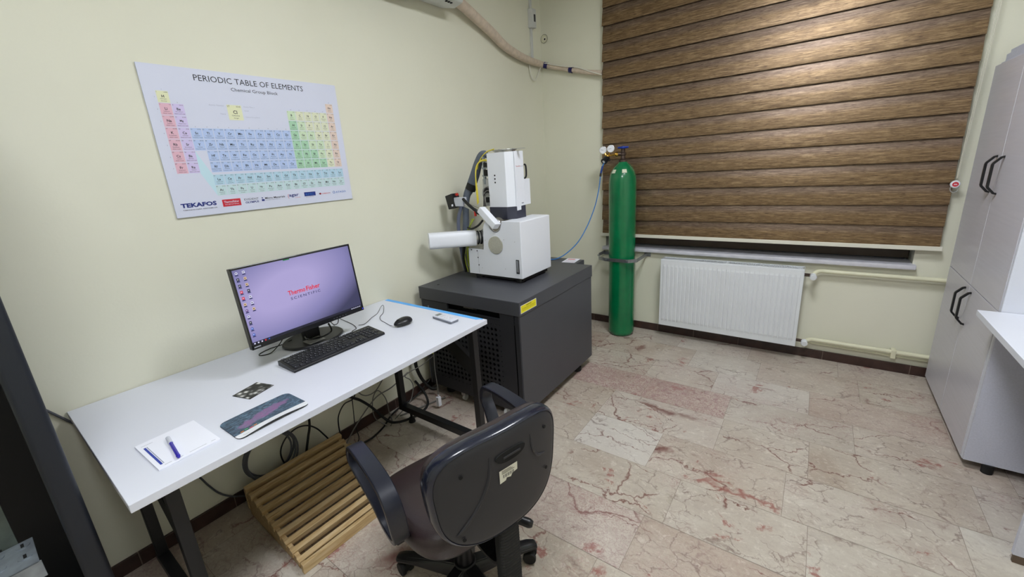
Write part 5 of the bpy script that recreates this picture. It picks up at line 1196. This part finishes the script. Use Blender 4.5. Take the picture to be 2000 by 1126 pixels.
for i in range(nbell * 2 + 1):
    t = i / (nbell * 2); k = .0385 if i % 2 else .0355
    z = .275 + (.545 - .275) * t; yc = -.288
    R.append([bb.verts.new((k * math.copysign(abs(math.cos(a)) ** .6, math.cos(a)), yc + k * .62 * math.copysign(abs(math.sin(a)) ** .6, math.sin(a)), z)) for a in [2 * PI * j / 24 for j in range(24)]])
for A_, B_ in zip(R, R[1:]):
    for j in range(24): bb.faces.new((A_[j], A_[(j+1) % 24], B_[(j+1) % 24], B_[j]))
bb.faces.new(R[0]); bb.faces.new(R[-1]); bmesh.ops.recalc_face_normals(bb, faces=bb.faces)
obj('bellows_cover', bb, M_rubber, ch, local=True, ang=15)
g = G(); g.cyl((0, 0, .06), (0, 0, .24), .034, .028, n=24); g.cyl((0, 0, .22), (0, 0, .34), .024, n=20); g.torus((0, 0, .20), .031, .003); g.cyl((0, 0, .25), (0, 0, .33), .032, .036, n=24); obj('gas_column', g, M_blackpl, ch, local=True)
g = G(); g.cyl((0, 0, .055), (0, 0, .125), .048, .040, n=28, bev=.004); obj('base_hub', g, M_blackpl, ch, local=True)
BASE_A = 57.0 - math.degrees(TH)
for k in range(5):
    a = math.radians(BASE_A + 72 * k); dv = Vector((math.cos(a), math.sin(a), 0)); sv = Vector((-math.sin(a), math.cos(a), 0))
    g = G(); b = bmesh.new(); RR = []
    for r_, w_, z0, z1 in ((.02, .034, .060, .118), (.10, .031, .066, .112), (.20, .026, .070, .098), (.26, .024, .066, .088), (.285, .020, .060, .080), (.292, .012, .060, .074)):
        RR.append([b.verts.new(dv * r_ + sv * s * w_ * q + Vector((0, 0, z))) for s, q, z in ((-1, 1, z0), (-1, 1, z0 * .35 + z1 * .65), (-1, .6, z1), (1, .6, z1), (1, 1, z0 * .35 + z1 * .65), (1, 1, z0))])
    for A_, B_ in zip(RR, RR[1:]):
        for j in range(6): b.faces.new((A_[j], A_[(j+1) % 6], B_[(j+1) % 6], B_[j]))
    b.faces.new(RR[0]); b.faces.new(RR[-1]); bmesh.ops.recalc_face_normals(b, faces=b.faces); bmesh.ops.bevel(b, geom=[e for e in b.edges if e.calc_face_angle(0) > .6], offset=.003, segments=2, affect='EDGES')
    leg = obj('base_leg', b, M_blackpl, ch, local=True, ang=40)
    cc = dv * .262 + Vector((0, 0, .0265)); ax = (dv * .5 + sv * .86).normalized()
    g = G()
    for s in (-1, 1): g.cyl(cc + ax * s * .008, cc + ax * s * .025, .026, n=24, bev=.003)
    g.cyl(cc - ax * .010, cc + ax * .010, .021, n=20); g.cyl(cc + Vector((0, 0, .0)), cc + Vector((0, 0, .045)), .008, n=12)
    WM[leg.name] = WM[ch.name]; obj('caster', g, M_rubber, leg, local=True)

# ------------------------------------------------------------------ rack at the left edge
rk = thing('equipment_rack', (.43, -3.88, 0), 'dark navy-black open equipment rack at the left edge of the view', 'rack')
rx, ryn = .70, -3.574
def rbox(name, *a, m=M_blackmetal, bev=.002): g = G(); g.box(*a, bev); return obj(name, g, m, rk)
M_rack = mat('navy_black_rack_paint', (22, 27, 37), .45, var=.08)
g = G(); g.box(rx - .055, rx, ryn - .050, ryn, .001, 2.05, .012, seg=4); obj('front_post', g, M_rack, rk)
g = G(); g.box(rx - .055, rx, ryn - .60, ryn - .55, .001, 2.05, .012, seg=4); obj('front_post', g, M_rack, rk)
g = G(); g.box(.05, .10, ryn - .05, ryn, .001, 2.05, .004); obj('rear_post', g, M_rack, rk)
g = G(); g.box(.05, .10, ryn - .60, ryn - .55, .001, 2.05, .004); obj('rear_post', g, M_rack, rk)
g = G(); g.box(.10, rx - .055, ryn - .012, ryn - .006, .02, 2.03); obj('side_panel', g, M_blackmetal, rk)
g = G(); g.box(.052, .058, ryn - .55, ryn - .05, .02, 2.03); obj('rear_panel', g, M_blackmetal, rk)
g = G(); g.box(.05, rx, ryn - .60, ryn, 2.03, 2.06, .004); obj('top_panel', g, M_rack, rk)
g = G(); g.box(.05, rx, ryn - .60, ryn, .02, .05, .004); obj('bottom_panel', g, M_rack, rk)
# galvanised mounting rail and slotted bracket
g = G(); g.box(rx - .15, rx - .147, ryn - .215, ryn - .130, .30, 1.98, .0008, mi=0)
for k in range(40): z = .34 + k * .0445; g.box(rx - .1472, rx - .1464, ryn - .168, ryn - .158, z, z + .012, mi=1)
obj('mounting_rail', g, [mat('dull_green_grey_zinc', (96, 104, 98), .5, .7, var=.2, vscale=20), M_dark], rk)
g = G(); zb = .655
g.box(rx - .145, rx - .015, ryn - .30, ryn - .105, zb, zb + .003, .001, mi=0); g.box(rx - .018, rx - .015, ryn - .30, ryn - .102, zb - .045, zb + .003, .001, mi=0)
for k in range(4):
    for j in range(2):
        xx = rx - .120 + j * .055; yy = ryn - .125 - k * .045; g.cyl((xx, yy, zb + .003), (xx, yy, zb + .0055), .014, n=20, mi=0); g.box(xx - .009, xx + .009, yy - .003, yy + .003, zb + .0054, zb + .006, mi=1)
for k in range(3): g.box(rx - .0152, rx - .0146, ryn - .28 + k * .055, ryn - .25 + k * .055, zb - .030, zb - .022, mi=1)
obj('slotted_bracket', g, [M_galv, M_dark], rk)

# ------------------------------------------------------------------ upper left: air conditioner, lagging, trunking, socket
ac = thing('air_conditioner', (.11, -1.70, 2.52), 'white wall air conditioner whose underside shows at the top of the view', 'air conditioner')
ac.location.z = 2.552
g = G(); g.prism([(.001, 2.535), (.12, 2.505), (.19, 2.520), (.215, 2.57), (.22, 2.66), (.20, 2.80), (.15, 2.83), (.001, 2.83)], -2.10, -1.275, 'y', bev=.006); obj('housing', g, M_trunk, ac)
g = G(); g.box(.06, .13, -2.04, -1.575, 2.500, 2.514, .002); obj('louvre', g, M_chard, ac)
g = G()
for k in range(3): g.box(.150, .165, -1.40 + k * .022, -1.388 + k * .022, 2.509, 2.513)
obj('vent_slot', g, M_dark, ac)
lg = [(.085, -1.275, 2.62), (.07, -1.16, 2.605), (.055, -.95, 2.548), (.05, -.80, 2.50), (.045, -.64, 2.44), (.045, -.45, 2.40), (.04, -.25, 2.385), (.035, -.09, 2.385), (.06, -.045, 2.375), (.15, -.040, 2.345), (.30, -.040, 2.300), (.45, -.040, 2.255), (.60, -.040, 2.222)]
g = G(); rd = [.035, .035, .035, .034, .033, .031, .029, .026, .022, .020, .019, .019, .020]
g.tube(lg, .025, n=14, radii=rd)
o = obj('lagged_pipe', g, M_lag); tag(based(o, lg[0]), 'beige wrapped air conditioner pipe running along the wall to the blind', 'pipe')
for i, (p0, p1) in enumerate((((.052, -.052, 2.378), (.082, -.041, 2.368)), ((.300, -.040, 2.300), (.330, -.040, 2.291)))):
    g = G(); g.cyl(p0, p1, .026, n=16); o = obj('insulating_tape', g, M_navy); tag(based(o, p0), ['navy tape band on the wrapped pipe in the room corner', 'navy tape band on the wrapped pipe nearer the blind'][i], 'tape', 'tape bands on the wrapped pipe')
cable('white_cable', [(.02, -.235, 2.45), (.018, -.235, 2.34), (.018, -.215, 2.27), (.018, -.165, 2.245), (.018, -.11, 2.29), (.03, -.07, 2.36), (.075, -.068, 2.386), (.15, -.064, 2.36), (.30, -.066, 2.318), (.37, -.060, 2.305), (.50, -.062, 2.248), (.606, -.060, 2.205)], .0045, M_cable_w, 'white cable hanging in a loop in the corner then following the wrapped pipe')
cd = thing('cable_trunking', (.012, -.172, 2.40), 'pale vertical cable trunking with a switch box in the room corner', 'cable trunking')
g = G(); g.box(.0005, .016, -.185, -.160, 2.40, CEIL - .001, .002); obj('channel', g, M_trunk, cd)
g = G(); g.box(.0005, .045, -.205, -.140, 2.655, 2.800, .005); obj('switch_box', g, M_trunk, cd)
g = G(); g.box(.045, .051, -.180, -.160, 2.70, 2.755, .002); obj('rocker', g, M_chard, cd)
g = G(); oc = (.035, 0, 2.600)
g.cyl((oc[0], -.001, oc[2]), (oc[0], -.004, oc[2]), .034, n=32, mi=0); g.torus((oc[0], -.004, oc[2]), .034, .0012, (0, 1, 0), mi=1); g.cyl((oc[0] + .006, -.004, oc[2] - .003), (oc[0] + .006, -.006, oc[2] - .003), .015, n=20, mi=2); g.cyl((oc[0] + .008, -.006, oc[2] - .005), (oc[0] + .008, -.0065, oc[2] - .005), .008, n=16, mi=1)
o = obj('aerial_socket', g, [mat('cream_socket_cover', (214, 212, 186), .5), M_dark, M_bar]); tag(based(o, (.035, -.001, 2.60)), 'small round wall socket with a dark hole in the corner above the wrapped pipe', 'socket')

# ------------------------------------------------------------------ cables under the desk
gcoil = G()
for k in range(5):
    R0 = .118 + .006 * math.sin(k * 2.1); c0 = (.055 + k * .006, -2.920 + .008 * math.cos(k * 1.7), .205 + .006 * math.sin(k * 1.3))
    gcoil.torus(c0, R0, .0050, (1, .0, .06 * (k - 2)), n=40, m=8)
o = obj('coiled_cable', gcoil, M_cable_dg); tag(based(o, (.06, -2.92, .08)), 'coil of dark grey cable leaning on the wall behind the footrest', 'cable coil')
cable('black_cable', [(.10, -2.70, DT - .03), (.08, -2.70, .45), (.075, -2.705, .27), (.075, -2.728, .19), (.08, -2.76, .10), (.085, -2.78, .01)], .0065, M_cable_b, 'thick straight black cable dropping to the back of the footrest')
cable('black_cable', [(.060, -2.60, .07), (.065, -2.635, .14), (.065, -2.67, .205), (.065, -2.717, .252), (.065, -2.775, .268), (.065, -2.835, .245), (.065, -2.872, .19), (.065, -2.868, .12), (.07, -2.84, .06)], .0040, M_cable_b, 'thin black cable arched in a hoop above the footrest')
cable('black_cable', [(.09, -2.40, .40), (.075, -2.425, .275), (.07, -2.49, .262), (.07, -2.535, .215), (.07, -2.548, .15), (.07, -2.546, .05), (.085, -2.545, .01)], .0036, M_cable_b, 'black cable bending down in a wide curve beside the footrest end')
cable('black_cable', [(.085, -2.44, .45), (.075, -2.44, .281), (.07, -2.442, .196), (.065, -2.446, .09), (.09, -2.45, .015), (.125, -2.50, .008), (.14, -2.54, .008)], .0028, M_cable_b, 'thin black cable hanging straight down right of the footrest')
g = G(); cp = [(.08, -2.46, .30), (.07, -2.42, .262), (.07, -2.383, .227), (.075, -2.323, .150), (.09, -2.27, .060), (.13, -2.245, .020), (.17, -2.215, .015), (.20, -2.165, .015), (.22, -2.08, .015), (.19, -1.98, .018), (.13, -1.935, .05), (.09, -1.95, .12), (.08, -1.97, .16)]
g.tube(cp, .008, n=10); o = obj('corrugated_conduit', g, M_rubber)
tag(based(o, cp[0]), 'thick black corrugated cable sleeve sweeping along the skirting behind the desk leg', 'conduit')
cable('grey_cable', [(.08, -2.40, .30), (.075, -2.372, .262), (.07, -2.33, .236), (.07, -2.27, .240), (.07, -2.20, .30), (.08, -2.12, .40)], .0034, M_cable_g, 'grey cable sagging just under the desktop near the wall')
cable('grey_cable', [(.13, -2.27, .008), (.08, -2.31, .06), (.07, -2.316, .13), (.07, -2.298, .206), (.07, -2.258, .232), (.07, -2.212, .15), (.075, -2.205, .05), (.12, -2.225, .010), (.15, -2.26, .008)], .0034, M_cable_g, 'grey cable standing up in a narrow hoop behind the desk leg')
cable('grey_cable', [(.10, -2.56, .008), (.075, -2.50, .045), (.07, -2.403, .121), (.07, -2.277, .195), (.07, -2.156, .203), (.08, -2.02, .25)], .0040, M_cable_g, 'grey cable rising slantwise from the footrest toward the cabinet')
cable('grey_cable', [(.13, -1.82, .30), (.09, -1.90, .252), (.075, -1.997, .242), (.07, -2.04, .225), (.07, -2.00, .18), (.07, -1.985, .12), (.085, -2.03, .05), (.10, -2.10, .03), (.12, -2.2, .012)], .0032, M_cable_g, 'grey cable curving along the wall between desk leg and cabinet')
cable('black_cable', [(.14, -2.53, .008), (.142, -2.47, .008), (.15, -2.40, .008), (.12, -2.29, .009), (.07, -2.20, .012), (.05, -2.10, .02), (.05, -1.95, .03), (.07, -1.83, .10)], .0055, M_cable_b, 'black cable lying on the floor along the wall toward the cabinet')
cable('black_cable', [(.09, -1.826, .55), (.07, -1.90, .40), (.06, -1.93, .28), (.06, -1.90, .15), (.10, -1.86, .06), (.13, -1.83, .05)], .012, M_cable_b, 'thick black cable bundle hanging behind the left end of the cabinet')
cable('white_cable', [(.12, -2.16, .012), (.16, -2.02, .010), (.19, -1.92, .010), (.22, -1.84, .012)], .0045, M_cable_g, 'pale cable on the floor leading under the cabinet')
ub = thing('usb_extension_lead', (.272, -1.95, .012), 'thin lead with a white plug hanging between the desk and the cabinet', 'cable')
g = G(); g.tube([(.28, -1.95, .730), (.277, -1.95, .55), (.277, -1.95, .402), (.270, -1.95, .291), (.275, -1.95, .18), (.273, -1.95, .105)], .0028, n=8); obj('lead', g, M_cable_g, ub)
g = G(); g.tube([(.265, -1.95, .70), (.262, -1.95, .55), (.268, -1.95, .44), (.274, -1.95, .40)], .005, n=8); obj('earth_lead', g, M_cable_yg, ub)
g = G(); g.box(.259, .284, -1.963, -1.937, .022, .088, .003); g.box(.266, .278, -1.953, -1.947, .088, .104, .001); obj('plug', g, M_paper, ub, label='white rectangular plug')
cable('wall_cable', [(.012, -3.70, .96), (.010, -3.60, .865), (.010, -3.553, .789), (.010, -3.497, .699), (.012, -3.40, .56), (.012, -3.28, .37), (.012, -3.213, .27), (.012, -3.182, .19), (.014, -3.153, .125), (.02, -3.11, .075), (.03, -3.04, .03)], .0042, M_cable_dg, 'grey cable running down the left wall behind the desk end')
